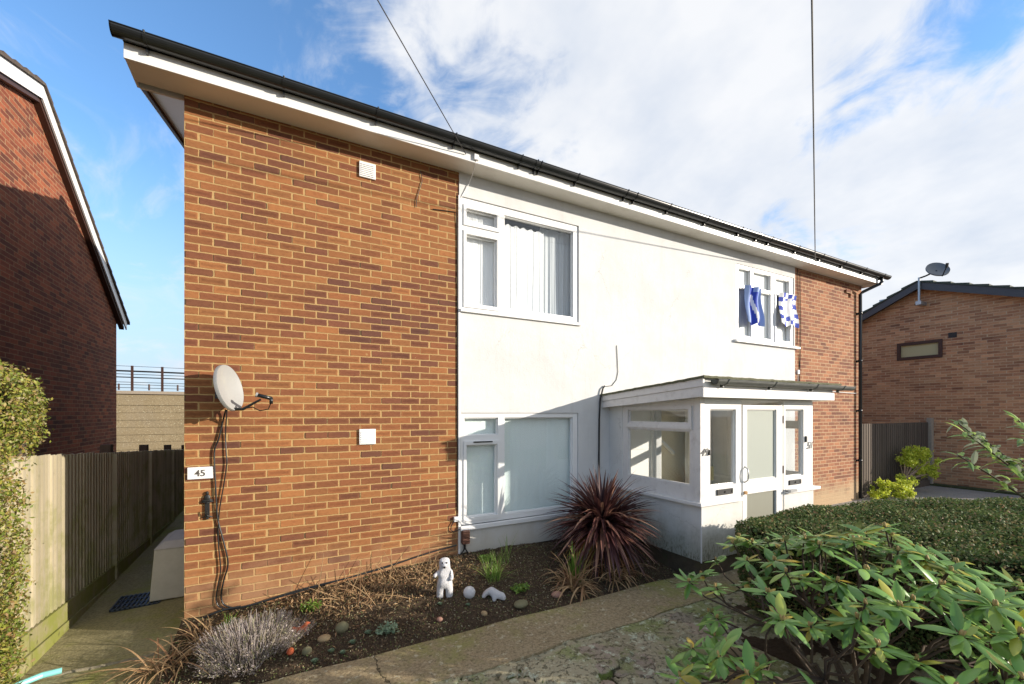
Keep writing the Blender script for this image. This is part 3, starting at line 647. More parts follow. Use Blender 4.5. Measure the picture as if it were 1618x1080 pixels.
# ------------------------------------------------------------------ porch
PX0, PX1, PY = 5.142, 7.565, -1.60
porch = thing('porch', 'white glazed entrance porch with mossy flat roof shared by two front doors', 'porch', (6.35, -.8, .1))
zb, zsl = .243, .93
wlb = MB(); 
wall(wlb, PX0, 5.925, zb, zsl-.03, [], PY, PY+.11); wlr = MB(); wall(wlr, 6.84, PX1, zb, zsl-.03, [], PY, PY+.11)
wall(wlb, PY+.11, -.012, zb, zsl-.03, [], PX0, PX0+.11, 'y'); wall(wlr, PY+.11, -.012, zb, zsl-.03, [], PX1-.11, PX1, 'y'); wlr.build('dwarf_wall', M['render_low'], porch)
wlb.build('dwarf_wall', M['render_low'], porch)
pl = MB().box(PX0+.02, 5.925, PY+.02, PY+.12, -.3, zb).box(6.84, PX1-.02, PY+.02, PY+.12, -.3, zb).box(PX0+.02, PX0+.12, PY+.12, -.02, -.3, zb).box(PX1-.12, PX1-.02, PY+.12, -.02, -.3, zb)
pl.box(5.925, 6.84, PY+.02, PY+.16, -.3, .13).build('plinth', M['plinth'], porch)
MB().box(PX0+.12, PX1-.12, PY+.16, -.0, -.2, .12).build('floor', simple('porch_floor', (.62, .56, .45), .7), porch)
MB().box(PX0-.0, PX0+.012, PY-.012, PY-.0, zb-.01, zsl-.03).build('corner_bead', M['upvc'], porch)
MB().box(PX0-.05, 5.90, PY-.045, PY+.12, zsl-.03, zsl+.012).box(PX0-.05, PX0+.12, PY+.12, -.014, zsl-.032, zsl+.01).build('sill', M['paint'], porch, bevel=.006)
MB().box(6.86, PX1+.11, PY-.045, PY+.12, zsl-.03, zsl+.012).box(PX1-.12, PX1+.05, PY+.12, -.014, zsl-.032, zsl+.01).build('sill', M['paint'], porch, bevel=.006)
zg = 2.16
# front: left light, door, right light
ff = MB(); frame_rects(ff, PX0, 5.925, zsl+.012, zg, [(5.325, 5.815, 1.115, 2.045)], PY+.01, PY+.08); beads(ff, (5.325, 5.815, 1.115, 2.045), PY+.03, PY+.07)
lf = ff.build('window_frame', M['paint'], porch, bevel=.004); MB().box(5.326, 5.814, PY+.045, PY+.05, 1.116, 2.044).build('pane', M['glass'], lf)
ff = MB(); frame_rects(ff, 6.84, PX1, zsl+.012, zg, [(6.885, 7.33, 1.12, 2.05)], PY+.01, PY+.08); beads(ff, (6.885, 7.33, 1.12, 2.05), PY+.03, PY+.07)
rf_ = ff.build('window_frame', M['paint'], porch, bevel=.004); MB().box(6.886, 7.329, PY+.045, PY+.05, 1.121, 2.049).build('pane', M['glass'], rf_)
dd = MB(); frame_rects(dd, 5.935, 6.80, .14, 2.10, [(6.02, 6.66, 1.13, 2.045), (6.02, 6.66, .26, .965)], PY+.0, PY+.05); beads(dd, (6.02, 6.66, 1.13, 2.045), PY+.015, PY+.045)
door = dd.build('door', M['paint'], porch, bevel=.005)
MB().box(6.021, 6.659, PY+.028, PY+.034, 1.131, 2.044).build('frosted_pane', M['frost'], door)
MB().box(6.021, 6.659, PY+.028, PY+.034, .261, .964).build('lower_pane', M['frost_low'], door)
hd = MB(); hd.tube([(5.975, PY, 1.12), (5.975, PY-.04, 1.15), (5.975, PY-.05, 1.22), (5.975, PY-.04, 1.29), (5.975, PY, 1.32)], .008, 8); hd.build('handle', M['steel'], door, smooth=True)
kk = MB(); kk.tube([(5.975, PY-.025, .99), (5.975, PY+.0, .99)], .022, 12); kk.build('lock', simple('brass', (.55, .33, .16), .35, .1, 20, metal=.7), door)
MB().box(6.80, 6.84, PY+.02, PY+.07, .14, 2.12).box(5.925, 5.934, PY+.02, PY+.07, .14, 2.12).box(PX0, PX1, PY+.02, PY+.08, zg, zg+.06).build('door_frame', M['paint'], porch, bevel=.003)
[MB().box(6.802, 6.822, PY-.008, PY+.02, z, z+.10).build('hinge', M['wood_dark'], door) for z in (1.86, 1.18, .30)]
for (a, b, c, d) in ((5.44, 5.735, 1.0, 1.068), (6.965, 7.245, 1.005, 1.07)):
    lb = MB(); wall(lb, a, b, c, d, [(a+.025, b-.025, c+.016, d-.016)], PY-.006, PY+.012); lb.box(a+.025, b-.025, PY-.001, PY+.009, c+.016, d-.016); lb.tube([((a+b)/2, PY-.012, (c+d)/2), ((a+b)/2, PY, (c+d)/2)], .010, 8)
    lb.build('letterbox', M['blackm'], porch)
# side glazing, left and right
def sideglz(x, sgn):
    xa, xb = (x, x+.07) if sgn > 0 else (x-.07, x)
    sf = MB(); ops = [(-1.44, -.385, 1.12, 1.78), (-1.43, -.40, 1.87, 2.045)]
    wall(sf, PY+.08, -.28, zsl+.012, zg, ops, xa+.01, xb, 'y')
    for op in ops: beads(sf, op, xa+.022, xb-.01, axis='y')
    wall(sf, -1.475, -.35, 1.80, 2.085, [(-1.43, -.40, 1.845, 2.045)], xa-.008, xa+.012, 'y')
    f = sf.build('window_frame', M['flake'] if sgn > 0 else M['paint'], porch, bevel=.004)
    for op in ops: MB().box(xa+.04, xa+.045, op[0]+.001, op[1]-.001, op[2]+.001, op[3]-.001).build('pane', M['glass'], f)
    cw = MB().box(xa+.0, xb+.04, -.28, -.013, zsl+.012, zg); cw.build('side_wall', M['render_low'], porch)
sideglz(PX0, 1); sideglz(PX1, -1)
MB().box(PX0-.012, PX0+.07, PY-.004, PY+.08, zsl+.012, zg+.05).build('corner_post', M['flake'], porch, bevel=.004)
# roof: two stacked fascia boards on the side, one deep on the front
fx0, fx1, fy = 4.985, 7.80, -1.76
def sl(y, a, b): t = -y/1.76; return a+(b-a)*t
fs_ = MB()
def sboard(mb, x0, x1, za0, zb0, za1, zb1, y0=-.013, y1=fy):
    mb.hexa([(x0, y1, za1), (x1, y1, za1), (x1, y0, za0), (x0, y0, za0), (x0, y1, zb1), (x1, y1, zb1), (x1, y0, zb0), (x0, y0, zb0)])
sboard(fs_, fx0, fx0+.022, 2.075, 2.168, 2.183, 2.300, y1=fy+.023)
sboard(fs_, fx0-.012, fx0+.022, 2.170, 2.262, 2.302, 2.405, y1=fy+.0)
fs_.build('side_fascia', M['flake'], porch, bevel=.003); fs_ = MB()
sboard(fs_, fx1-.022, fx1, 2.075, 2.262, 2.183, 2.395, y1=fy+.023)
fs_.build('side_fascia', M['paint'], porch, bevel=.003)
MB().box(fx0, fx1, fy, fy+.022, 2.178, 2.286).build('front_fascia', M['paint'], porch, bevel=.003)
MB().box(fx0+.03, fx1, fy+.03, fy+.05, 2.287, 2.40).build('back_fascia', M['paint'], porch)
MB().hexa([(fx0+.023, fy+.023, 2.19), (fx1-.023, fy+.023, 2.19), (fx1-.023, -.013, 2.09), (fx0+.023, -.013, 2.09), (fx0+.023, fy+.023, 2.20), (fx1-.023, fy+.023, 2.20), (fx1-.023, -.013, 2.10), (fx0+.023, -.013, 2.10)]).build('porch_soffit', M['paint'], porch)
rr = MB()
def rfn(u, v):
    x = fx0-.03+(fx1-fx0+.16)*u; y = -.013+(fy-.03+.013)*v
    return (x, y, 2.275+.145*v+.005*hn(x*2, y*2, 2)*(0 if v == 0 else 1))
rr.grid(rfn, 120, 40); nb = len(rr.v)
def rfb(u, v): p = rfn(u, v); return (p[0], p[1], p[2]-.026)
rr.grid(rfb, 120, 40)
row = lambda j, o=0: [o+j*121+i for i in range(121)]; colm = lambda i, o=0: [o+j*121+i for j in range(41)]
for a, b in ((row(0), row(0, nb)), (row(40), row(40, nb)), (colm(0), colm(0, nb)), (colm(120), colm(120, nb))):
    for i in range(len(a)-1): rr.f.append((a[i], a[i+1], b[i+1], b[i])); rr.m.append(0)
rr.build('flat_roof', M['felt'], porch)
gutter(5.10, 8.16, fy-.055, 2.375, .052, M['gutter2'], porch, [(5.28, .02), (6.2, .02), (7.15, .02), (7.85, .02)])
nt_ = text('house_number', '49', .125, simple('dark_number', (.10, .10, .10), .4), (5.19, PY-.008, 1.53), (math.radians(90), 0, 0), porch, .003, .35)
text('house_number', '51', .14, simple('grey_number', (.16, .16, .16), .4), (7.47, PY-.001, 1.53), (math.radians(90), 0, 0), porch, .003, .25)
MB().box(5.282, 5.312, PY-.014, PY+.01, 1.495, 1.56).build('doorbell', M['blackm'], porch, bevel=.004)
MB().box(7.36, 7.39, PY-.012, PY+.01, 1.585, 1.67).build('doorbell', M['blackm'], porch, bevel=.004)
MB().box(6.86, 7.02, PY-.075, PY-.0, .925, .955).build('parcel_shelf', M['steel'], porch)
lv = MB().box(5.95, 6.03, PY+.30, PY+.335, 1.14, 1.30); lv = MB().box(5.72, 5.78, PY+.3, PY+.33, 1.12, 1.30); lv.build('yellow_notice', M['yellow'], porch)

# ------------------------------------------------------------------ left neighbour
nbh = thing('neighbour_house', 'dark red brick gable house with white bargeboard at the left edge', 'house', (-6, 3, 0))
NX = -2.6; ny0, nyr, ny1 = -1.5, 4.45, 8.435; nze = 4.28; nzr = 6.99; fs = .33; nz0 = nzr-(nyr-ny0)*fs
MB().add([(NX, ny0, -.3), (NX, ny1, -.3), (NX, ny1, nze), (NX, nyr, nzr), (NX, ny0, nz0), (-10, ny0, -.3), (-10, ny1, -.3), (-10, ny1, nze), (-10, nyr, nzr), (-10, ny0, nz0)],
         [(4, 3, 2, 1, 0), (5, 6, 7, 8, 9), (1, 2, 7, 6), (0, 5, 9, 4)]).build('gable_wall', M['brick_left'], nbh)
bg_ = MB()
def seg(mb, ya, za, yb, zb2, t0, t1, x0, x1): mb.hexa([(x0, ya, za+t0), (x1, ya, za+t0), (x1, yb, zb2+t0), (x0, yb, zb2+t0), (x0, ya, za+t1), (x1, ya, za+t1), (x1, yb, zb2+t1), (x0, yb, zb2+t1)])
seg(bg_, ny0-.3, nz0-.1, nyr, nzr, -.06, .15, NX+.10, NX+.125); seg(bg_, nyr, nzr, ny1+.28, nze-.197, -.06, .15, NX+.10, NX+.125)
bg_.build('bargeboard', M['upvc'], nbh)
bt = MB(); seg(bt, ny0-.3, nz0-.1, nyr, nzr, -.13, -.062, NX+.0, NX+.09); seg(bt, nyr, nzr, ny1+.2, nze-.14, -.13, -.062, NX+.0, NX+.09); bt.build('verge_trim', M['wood_dark'], nbh)
rt = MB(); 
for (ya, za, yb, zb2) in ((ny0-.3, nz0-.1, nyr, nzr), (nyr, nzr, ny1+.38, nze-.268)):
    L_ = math.hypot(yb-ya, zb2-za); k = int(L_/.3)
    for i in range(k):
        a = i/k; b = (i+1)/k; dn = 1 if zb2 < za else -1
        za_, zb_ = za+(zb2-za)*a, za+(zb2-za)*b; lift0 = .0 if dn > 0 else .03; lift1 = .03 if dn > 0 else .0
        ya_, yb_ = ya+(yb-ya)*a, ya+(yb-ya)*b
        rt.hexa([(-10.1, ya_, za_+.152), (NX+.16, ya_, za_+.152), (NX+.16, yb_, zb_+.152), (-10.1, yb_, zb_+.152), (-10.1, ya_, za_+.19+lift0), (NX+.16, ya_, za_+.19+lift0), (NX+.16, yb_, zb_+.19+lift1), (-10.1, yb_, zb_+.19+lift1)])
rt.build('roof', M['tile'], nbh)

# right neighbour
rn = thing('neighbour_house', 'low brown brick house in shade behind the hedge at the right edge', 'house', (20, 0, 0))
RX = 17.0; ry0, ryr, ry1 = -2.55, .30, 4.6; rzr = 5.62; rl, rr2 = .50, .355
rw = (-.17, .83, 3.60, 4.02)
mbw = MB(); wall(mbw, ry0, ry1, -.3, 3.44, [], RX, RX+.25, 'y'); 
zA = 3.44; L0 = rzr-(ryr-ry0)*rr2; L1 = rzr-(ry1-ryr)*rl
wall(mbw, ry0, ry1, 3.44, L1 if L1 > 4.2 else 3.46, [], RX, RX+.25, 'y') if False else None
# upper gable in strips around the window
def top(y): return rzr-(ryr-y)*rr2 if y < ryr else rzr-(y-ryr)*rl
wy0, wy1, wz0, wz1 = -.155, .845, 3.55, 4.06
def strip(ya, yb, za, zb3=None):
    mid = [ya]+([ryr] if ya < ryr < yb else [])+[yb]
    vs = [(RX, ya, za)]+[(RX, yb, za)]+([(RX, yb, top(yb)), *[(RX, m_, top(m_)) for m_ in mid[1:-1][::-1]], (RX, ya, top(ya))] if zb3 is None else [(RX, yb, zb3), (RX, ya, zb3)])
    mbw.add(vs, [tuple(range(len(vs)))[::-1]])
strip(ry0, wy0, 3.44); strip(wy1, ry1, 3.44 if top(ry1) > 3.44 else 3.44); strip(wy0, wy1, 3.44, wz0); strip(wy0, wy1, wz1)
mbw.add([(RX, ry0, -.3), (26, ry0, -.3), (26, ry0, L0), (RX, ry0, L0)], [(0, 1, 2, 3)]); mbw.add([(RX, ry1, -.3), (26, ry1, -.3), (26, ry1, top(ry1)), (RX, ry1, top(ry1))], [(0, 3, 2, 1)])
mbw.build('gable_wall', M['brick_right'], rn)
wf = MB(); wall(wf, wy0, wy1, wz0, wz1, [(wy0+.085, wy1-.085, wz0+.085, wz1-.085)], RX-.03, RX+.06, 'y'); wfo = wf.build('window', M['wood_dark'], rn)
MB().box(RX+.02, RX+.03, wy0+.085, wy1-.085, wz0+.085, wz1-.085).build('pane', M['yellow'], wfo)
MB().box(RX-.005, RX+.02, -.44, -.27, 4.06, 4.20).build('air_brick', M['blackm'], rn)
rb = MB(); seg(rb, ry0-.3, top(ry0-.3), ryr, rzr, -.10, .10, RX-.28, RX-.25); seg(rb, ryr, rzr, ry1+.4, top(ry1+.4), -.10, .10, RX-.28, RX-.25); 
seg(rb, ry0-.3, top(ry0-.3), ryr, rzr, -.03, -.005, RX-.25, RX+.0); seg(rb, ryr, rzr, ry1+.4, top(ry1+.4), -.03, -.005, RX-.25, RX+.0)
rb.build('bargeboard', simple('dark_bargeboard', (.055, .052, .056), .5, .1, 8), rn)
rtl = MB()
for (ya, yb) in ((ry0-.35, ryr), (ryr, ry1+.5)):
    k = int(abs(yb-ya)/.33)
    for i in range(k):
        a = ya+(yb-ya)*i/k; b = ya+(yb-ya)*(i+1)/k; up0, up1 = (.045, 0) if yb == ryr else (0, .045)
        za_, zb_ = top(a), top(b)
        rtl.hexa([(RX-.31, a, za_+.102), (26, a, za_+.102), (26, b, zb_+.102), (RX-.31, b, zb_+.102), (RX-.31, a, za_+.13+up0), (26, a, za_+.13+up0), (26, b, zb_+.13+up1), (RX-.31, b, zb_+.13+up1)])
rtl.build('roof', M['tile_green'], rn)
MB().box(18.2, 18.45, 1.55, 1.75, 4.9, 5.72).build('chimney', M['steel'], rn)

# far retaining wall and railing
rw_ = thing('retaining_wall', 'tall board marked concrete retaining wall beyond the end of the passage', 'wall', (-4, 20, -.3))
aw = MB()
for k in range(8): aw.box(-12, 3, 20+(.014 if k % 2 else 0), 20.5, -.3+k*.33, -.3+(k+1)*.33-.014)
aw.box(-12, 3, 20.04, 20.5, -.3, 2.4); aw.box(-12, 3, 20.0, 20.5, 2.345, 2.84)
aw.build('wall_face', M['abut'], rw_)
MB().box(-12, 3, 19.92, 20.6, 2.845, 2.98).build('coping', M['concrete_post'], rw_)
rg = thing('railing', 'rusty post and wire railing on top of the concrete retaining wall', 'railing', (-4, 20.2, 2.98))
for k in range(11): x = -10.36+k*1.07; MB().box(x-.045, x+.045, 20.15, 20.2, 2.98, 4.12).build('post', M['wood_dark'], rg)
for z, r in ((4.10, .010), (3.88, .040), (3.74, .015), (3.60, .026), (3.38, .013), (3.27, .013), (3.13, .013)): MB().tube([(-12, 20.27, z+.03), (-4.4, 20.27, z), (3, 20.27, z-.06)], r, 6).build('rail', M['blackm'], rg)
for x in (-5.45, -4.40, -3.36): MB().tube([(x, 20.1, 3.02), (x, 20.1, 3.30)], .035, 8).build('insulator', M['wood_dark'], rg)

# side fence
FXX = -1.05
fence = thing('fence', 'tall closeboard timber fence along the left side passage, mossy gravel boards below', 'fence', (FXX, 5, -.1))
ftop = lambda y: 1.645-.066*y; gtop = lambda y: .19-.052*max(-2, min(y, 8))
bd = MB(); y = -2.2
while y < 12:
    wd = .098; z1 = ftop(y)+random.uniform(-.006, .006); th0, th1 = .006, .024; x = FXX
    bd.hexa([(x-.0-th1, y, gtop(y)+.002), (x, y, gtop(y)+.002), (x-.014, y+wd, gtop(y)+.002), (x-.014-th0, y+wd, gtop(y)+.002), (x-th1, y, z1), (x, y, z1), (x-.014, y+wd, z1), (x-.014-th0, y+wd, z1)])
    y += wd*random.uniform(.80, .9)
bd.build('board_panel', M['fence'], fence)
gb = MB()
for y0_, y1_ in ((-2.2, .02), (.04, 2.14), (2.2, 3.85), (3.9, 5.5), (5.6, 7.2), (7.3, 9), (9.1, 12)):
    gb.hexa([(FXX-.03, y0_, gtop(y0_)-.17), (FXX+.016, y0_, gtop(y0_)-.17), (FXX+.016, y1_, gtop(y1_)-.17), (FXX-.03, y1_, gtop(y1_)-.17), (FXX-.03, y0_, gtop(y0_)), (FXX+.016, y0_, gtop(y0_)), (FXX+.016, y1_, gtop(y1_)), (FXX-.03, y1_, gtop(y1_))])
    gb.hexa([(FXX-.03, y0_, -.34), (FXX+.03, y0_, -.34), (FXX+.03, y1_, -.34), (FXX-.03, y1_, -.34), (FXX-.03, y0_, gtop(y0_)-.175), (FXX+.03, y0_, gtop(y0_)-.175), (FXX+.03, y1_, gtop(y1_)-.175), (FXX-.03, y1_, gtop(y1_)-.175)])
gb.build('gravel_board', M['gravelboard'], fence)
for y in (-1.6, .03, 2.17, 3.87, 5.55, 7.25, 9.05): MB().box(FXX-.12, FXX-.02, y-.05, y+.05, -.34, ftop(y)+.10).build('post', M['gate'], fence)
for y in (2.17, 3.87, 5.55): MB().box(FXX-.02, FXX+.035, y-.02, y+.02, gtop(y)-.2, ftop(y)-.02).build('fillet', M['fence'], fence)

# dark fence on the right with concrete post
gf = thing('fence', 'dark closeboard fence panel between the house and the brown brick neighbour', 'fence', (15, .1, 0))
gp = MB(); x = 12.83
while x < 16.72:
    gp.hexa([(x, .05, -.1), (x+.125, .062, -.1), (x+.125, .08, -.1), (x, .08, -.1), (x, .05, 1.74+.0), (x+.125, .062, 1.74), (x+.125, .08, 1.74), (x, .08, 1.74)]); x += .115
gp.box(12.83, 16.72, .02, .05, -.1, .14)
gp.build('board_panel', M['gate'], gf)
MB().box(16.72, 16.86, -.02, .10, -.2, 1.86).build('post', M['concrete_post'], gf, bevel=.01)

# ------------------------------------------------------------------ wall-mounted things
def dish(par, c, aim, R, m_front, m_back, roll=0):
    """offset dish: shallow bowl, oval rim; aim = direction it faces"""
    aim = Vector(aim).normalized(); up = Vector((0, 0, 1)); sx = aim.cross(up).normalized(); sy = sx.cross(aim).normalized(); c = Vector(c)
    mb = MB(); nr, na = 8, 40
    def P(r, t, off=0):
        q = c+sx*(R*.93*r*math.cos(t))+sy*(R*1.05*r*math.sin(t))+aim*(R*.22*(r*r-1)+off); return q
    vs = []; 
    for off in (0, -.006):
        for i in range(nr+1):
            for k in range(na): vs.append(P(i/nr, 2*math.pi*k/na, off))
    n1_ = (nr+1)*na; fs = []
    for i in range(nr):
        for k in range(na):
            a, b, c2, d = i*na+k, i*na+(k+1) % na, (i+1)*na+(k+1) % na, (i+1)*na+k; fs += [(a, b, c2, d), (n1_+a, n1_+d, n1_+c2, n1_+b)]
    mb.add(vs, fs)
    rim = [P(1, 2*math.pi*k/na, -.008) for k in range(na)]; rim2 = [P(1.015, 2*math.pi*k/na, -.008) for k in range(na)]; rim3 = [P(1.02, 2*math.pi*k/na, -.03) for k in range(na)]; rim4 = [P(1.0, 2*math.pi*k/na, .001) for k in range(na)]
    mb.add(rim4+rim2+rim3, [(k, (k+1) % na, na+(k+1) % na, na+k) for k in range(na)]+[(na+k, na+(k+1) % na, 2*na+(k+1) % na, 2*na+k) for k in range(na)])
    mb.build('reflector', m_front, par, smooth=True)
    return sx, sy, aim
dA = thing('satellite_dish', 'large pale oval satellite dish bolted to the orange brick wall above the house number', 'satellite dish', (.33, 0, 2.2))
cA = Vector((.385, -.235, 2.235)); aimA = Vector((.90, -.44, .22))
sx, sy, am = dish(dA, cA, aimA, .205, M['dish'], M['dish'])
ba = MB(); ba.box(.24, .31, -.015, 0, 2.14, 2.26); ba.tube([(.28, -.01, 2.20), (.30, -.12, 2.20), (.33, -.20, 2.21)], .018, 8); ba.build('wall_bracket', M['black'], dA)
low = cA-sy*.205; lnb = Vector((.66, -.36, 2.135))
ar = MB(); ar.tube([low+Vector((-.02, .02, -.0)), low+Vector((.06, -.04, .0)), lnb+Vector((-.03, 0, -.01))], [.016, .014, .010], 8); ar.build('arm', M['blackm'], dA)
ln = MB(); ln.tube([lnb+Vector((-.07, .0, .035)), lnb+Vector((-.055, 0, .03))], .022, 12); ln.build('lnb_cap', M['dish'], dA)
ln = MB(); ln.tube([lnb+Vector((-.055, 0, .03)), lnb+Vector((.06, 0, .0))], .018, 12); ln.tube([lnb+Vector((.055, 0, .01)), lnb+Vector((.055, 0, -.05))], .016, 10); ln.build('lnb', M['black'], dA, smooth=True)
cb = MB(); cb.tube([lnb+Vector((.05, 0, -.05)), lnb+Vector((.03, .05, -.10)), lnb+Vector((-.04, .1, -.115)), lnb+Vector((-.10, .12, -.08)), low+Vector((.05, 0, .0))], .005, 6)
cb.build('lead', M['black'], dA)
cbl = MB()
for k, (pts) in enumerate(([(.33, -.05, 2.03), (.31, -.02, 1.95), (.27, -.02, 1.75), (.235, -.02, 1.62), (.245, -.02, 1.3), (.26, -.02, 1.0), (.30, -.02, .8), (.345, -.02, .55), (.31, -.02, .38), (.29, -.02, .22), (.34, -.03, .13), (.5, -.03, .10), (1.0, -.03, .17), (1.7, -.03, .23), (2.3, -.03, .33), (2.7, -.03, .38)],
                           [(.34, -.05, 2.03), (.325, -.02, 1.8), (.33, -.02, 1.62), (.335, -.02, 1.5), (.31, -.02, 1.3), (.275, -.02, 1.05), (.265, -.02, .8), (.285, -.02, .5), (.265, -.02, .35), (.25, -.02, .20), (.30, -.03, .12), (.45, -.03, .09), (.8, -.03, .13), (1.4, -.03, .20), (2.2, -.03, .31)],
                           [(.45, -.03, .105), (.3, -.03, .10), (.15, -.03, .06), (.05, -.03, -.0), (.02, -.04, -.1)])):
    P_ = [Vector(p) for p in pts]; fine = []
    for i in range(len(P_)-1):
        a, b, c, d = P_[max(0, i-1)], P_[i], P_[i+1], P_[min(len(P_)-1, i+2)]
        for j in range(5):
            t = j/5; fine.append(.5*((2*b)+(c-a)*t+(2*a-5*b+4*c-d)*t*t+(3*b-a-3*c+d)*t**3))
    fine.append(P_[-1]); cbl.tube(fine, [.008, .006, .011][k], 6)
tag(cbl.build('aerial_cable', M['black'], loc=(.3, -.02, 0)), 'black aerial cables hanging from the dish and along the foot of the brick wall', 'cable')
pt = thing('number_plate', 'white rectangular house number plate 45 on the brick corner', 'sign', (.125, 0, 1.43))
MB().box(.025, .228, -.018, -.001, 1.375, 1.487).build('plate', M['upvc'], pt, bevel=.004)
text('digits', '45', .085, simple('grey_digits', (.10, .09, .08), .6), (.125, -.0205, 1.428), (math.radians(90), 0, 0), pt, .0015, 0, .001)
hk = MB(); hk.box(.160, .198, -.02, 0, 1.02, 1.16); hk.ball((.179, -.015, 1.19), (.028, .014, .035)); hk.ball((.179, -.015, 1.165), (.045, .012, .018)); hk.ball((.179, -.015, 1.235), (.014, .012, .02)); hk.tube([(.13, -.012, 1.155), (.179, -.03, 1.145), (.228, -.012, 1.155)], .006, 6); hk.tube([(.14, -.012, 1.005), (.179, -.03, 1.025), (.218, -.012, 1.005)], .007, 6); hk.tube([(.179, -.01, 1.03), (.179, -.045, 1.04), (.179, -.05, 1.08)], .007, 6); hk.box(.168, .19, -.022, 0, .985, 1.02)
tag(hk.build('basket_hook', M['blackm'], loc=(.179, 0, 1.1), bevel=.003), 'ornate black iron hook plate on the brick under the number plate', 'hook')
mbx = thing('meter_box', 'small brown box with black leads low on the wall beside the lower window', 'box', (2.79, 0, .5))
MB().box(2.755, 2.855, -.085, -.013, .385, .555).build('casing', M['brown_box'], mbx, bevel=.012)
mc = MB(); mc.tube([(2.79, -.05, .39), (2.79, -.05, .32), (2.74, -.05, .26), (2.69, -.06, .22)], .009, 6); mc.tube([(2.80, -.05, .39), (2.80, -.05, .33), (2.84, -.05, .26), (2.90, -.06, .24)], .009, 6); mc.build('lead', M['blackm'], mbx)
jb = thing('junction_box', 'small white junction box with looped black wire on the brick edge', 'box', (2.69, 0, .69))
MB().box(2.665, 2.735, -.035, 0, .665, .725).build('casing', M['upvc'], jb, bevel=.004)
MB().tube([(2.67, -.02, .675), (2.63, -.02, .62), (2.625, -.02, .57), (2.66, -.02, .545), (2.74, -.03, .565)], .006, 6).build('lead', M['black'], jb)
tb = MB().box(2.80, 2.86, FY-.03, FY, 4.985, 5.05); tag(tb.build('terminal_box', M['upvc'], loc=(2.82, FY, 5.05), bevel=.004), 'tiny white telephone box on the fascia where the wire lands', 'box')
MB2 = MB(); MB2.tube([(2.83, FY-.01, 5.045), (2.83, FY+.0, 4.96), (2.87, -.12, 4.93), (2.86, -.03, 4.85), (2.80, -.02, 4.74), (2.76, -.02, 4.66)], .005, 6); tag(MB2.build('wire', M['upvc'], loc=(2.83, 0, 4.9)), 'thin white drop wire hanging below the fascia beside the upper left window', 'wire')
pole = Vector((-6.4, -8.5, 8.0))
for i, (a, lab) in enumerate(((Vector((2.70, FY-.01, 5.02)), 'thin overhead telephone wire running up from the middle of the gutter'), (Vector((10.18, FY-.01, 5.02)), 'thin overhead telephone wire rising straight up over the right of the roof'))):
    pts = [a.lerp(pole, t/24)-Vector((0, 0, .30*math.sin(math.pi*t/24)*(1 if i else .6))) for t in range(25)]
    w = MB(); w.tube(pts, .0055 if i == 0 else .008, 6); tag(w.build('telephone_wire', M['blackm'] if i == 0 else simple('grey_wire', (.12, .12, .12), .6), loc=tuple(a)), lab, 'wire')
pc = MB(); pts = [(4.93, -.03, .7), (4.925, -.03, 1.3), (4.93, -.03, 1.9), (4.94, -.04, 2.2), (4.99, -.04, 2.36), (5.03, -.03, 2.40)]; pc.tube(pts, .012, 8)
pc.tube([(5.03, -.02, 2.39), (5.18, -.02, 2.41), (5.27, -.02, 2.5), (5.30, -.02, 2.62), (5.275, -.02, 3.02)], .0045, 6)
tag(pc.build('porch_cable', M['blackm'], loc=(4.93, 0, .7)), 'black cable clipped to the white wall beside the left end of the porch roof', 'cable')
wc = MB()
for x, z0_, z1_ in ((10.13, 3.4, 4.95), (10.22, 2.5, 4.9), (10.19, 2.45, 3.2)): wc.tube([(x, -.012, z1_), (x+.03, -.012, (z0_+z1_)/2), (x-.01, -.012, z0_)], .006, 6)
tag(wc.build('wall_cable', M['blackm'], loc=(10.2, 0, 4)), 'thin dark cables trailing down the brick just right of the shirt window', 'cable')
ww = MB(); ww.tube([(10.15, -.012, 2.52), (10.9, -.012, 2.49), (11.8, -.012, 2.46), (12.55, -.012, 2.45)], .008, 6); ww.box(10.12, 10.18, -.03, 0, 2.80, 2.88); ww.tube([(10.15, -.012, 2.8), (10.15, -.012, 2.52)], .006, 6)
tag(ww.build('white_cable', M['upvc'], loc=(11, 0, 2.5)), 'thin white cable running level across the right hand brick wall', 'cable')
ec = MB(); ec.tube([(2.25, -.012, 4.86), (2.27, -.012, 4.74), (2.235, -.012, 4.62), (2.20, -.012, 4.5), (2.20, -.012, 4.42)], .004, 6); ec.tube([(2.40, -.012, 4.44), (2.70, -.012, 4.47), (2.712, -.012, 4.2), (2.715, -.012, 3.3), (2.715, -.012, 2.0), (2.715, -.012, .8)], .0055, 6)
tag(ec.build('corner_cable', M['blackm'], loc=(2.4, 0, 4)), 'thin dark wire running down the edge between brick and white render', 'cable')

dB = thing('satellite_dish', 'grey satellite dish on a steel pole at the peak of the brown brick neighbour', 'satellite dish', (16.95, .1, 5.1))
cB = Vector((16.8, -.12, 5.98)); sx2, sy2, am2 = dish(dB, cB, Vector((-.75, -.65, .75)), .27, M['dishshade'], M['dishshade'])
MB().tube([(16.68, .24, 5.05), (16.68, .24, 5.82)], .028, 8).build('pole', M['steel'], dB)
MB().box(16.62, 17.0, .18, .30, 5.05, 5.15).build('pole_bracket', M['steel'], dB)
MB().tube([(16.68, .24, 5.80), (16.74, .12, 5.84), cB-am2*.06], .022, 8).build('arm_bracket', M['blackm'], dB)
MB().tube([cB-sy2*.33, cB-sy2*.30+am2*.30], .014, 6).tube([cB-sy2*.31+am2*.26, cB-sy2*.25+am2*.36], .035, 8).build('lnb', M['blackm'], dB)

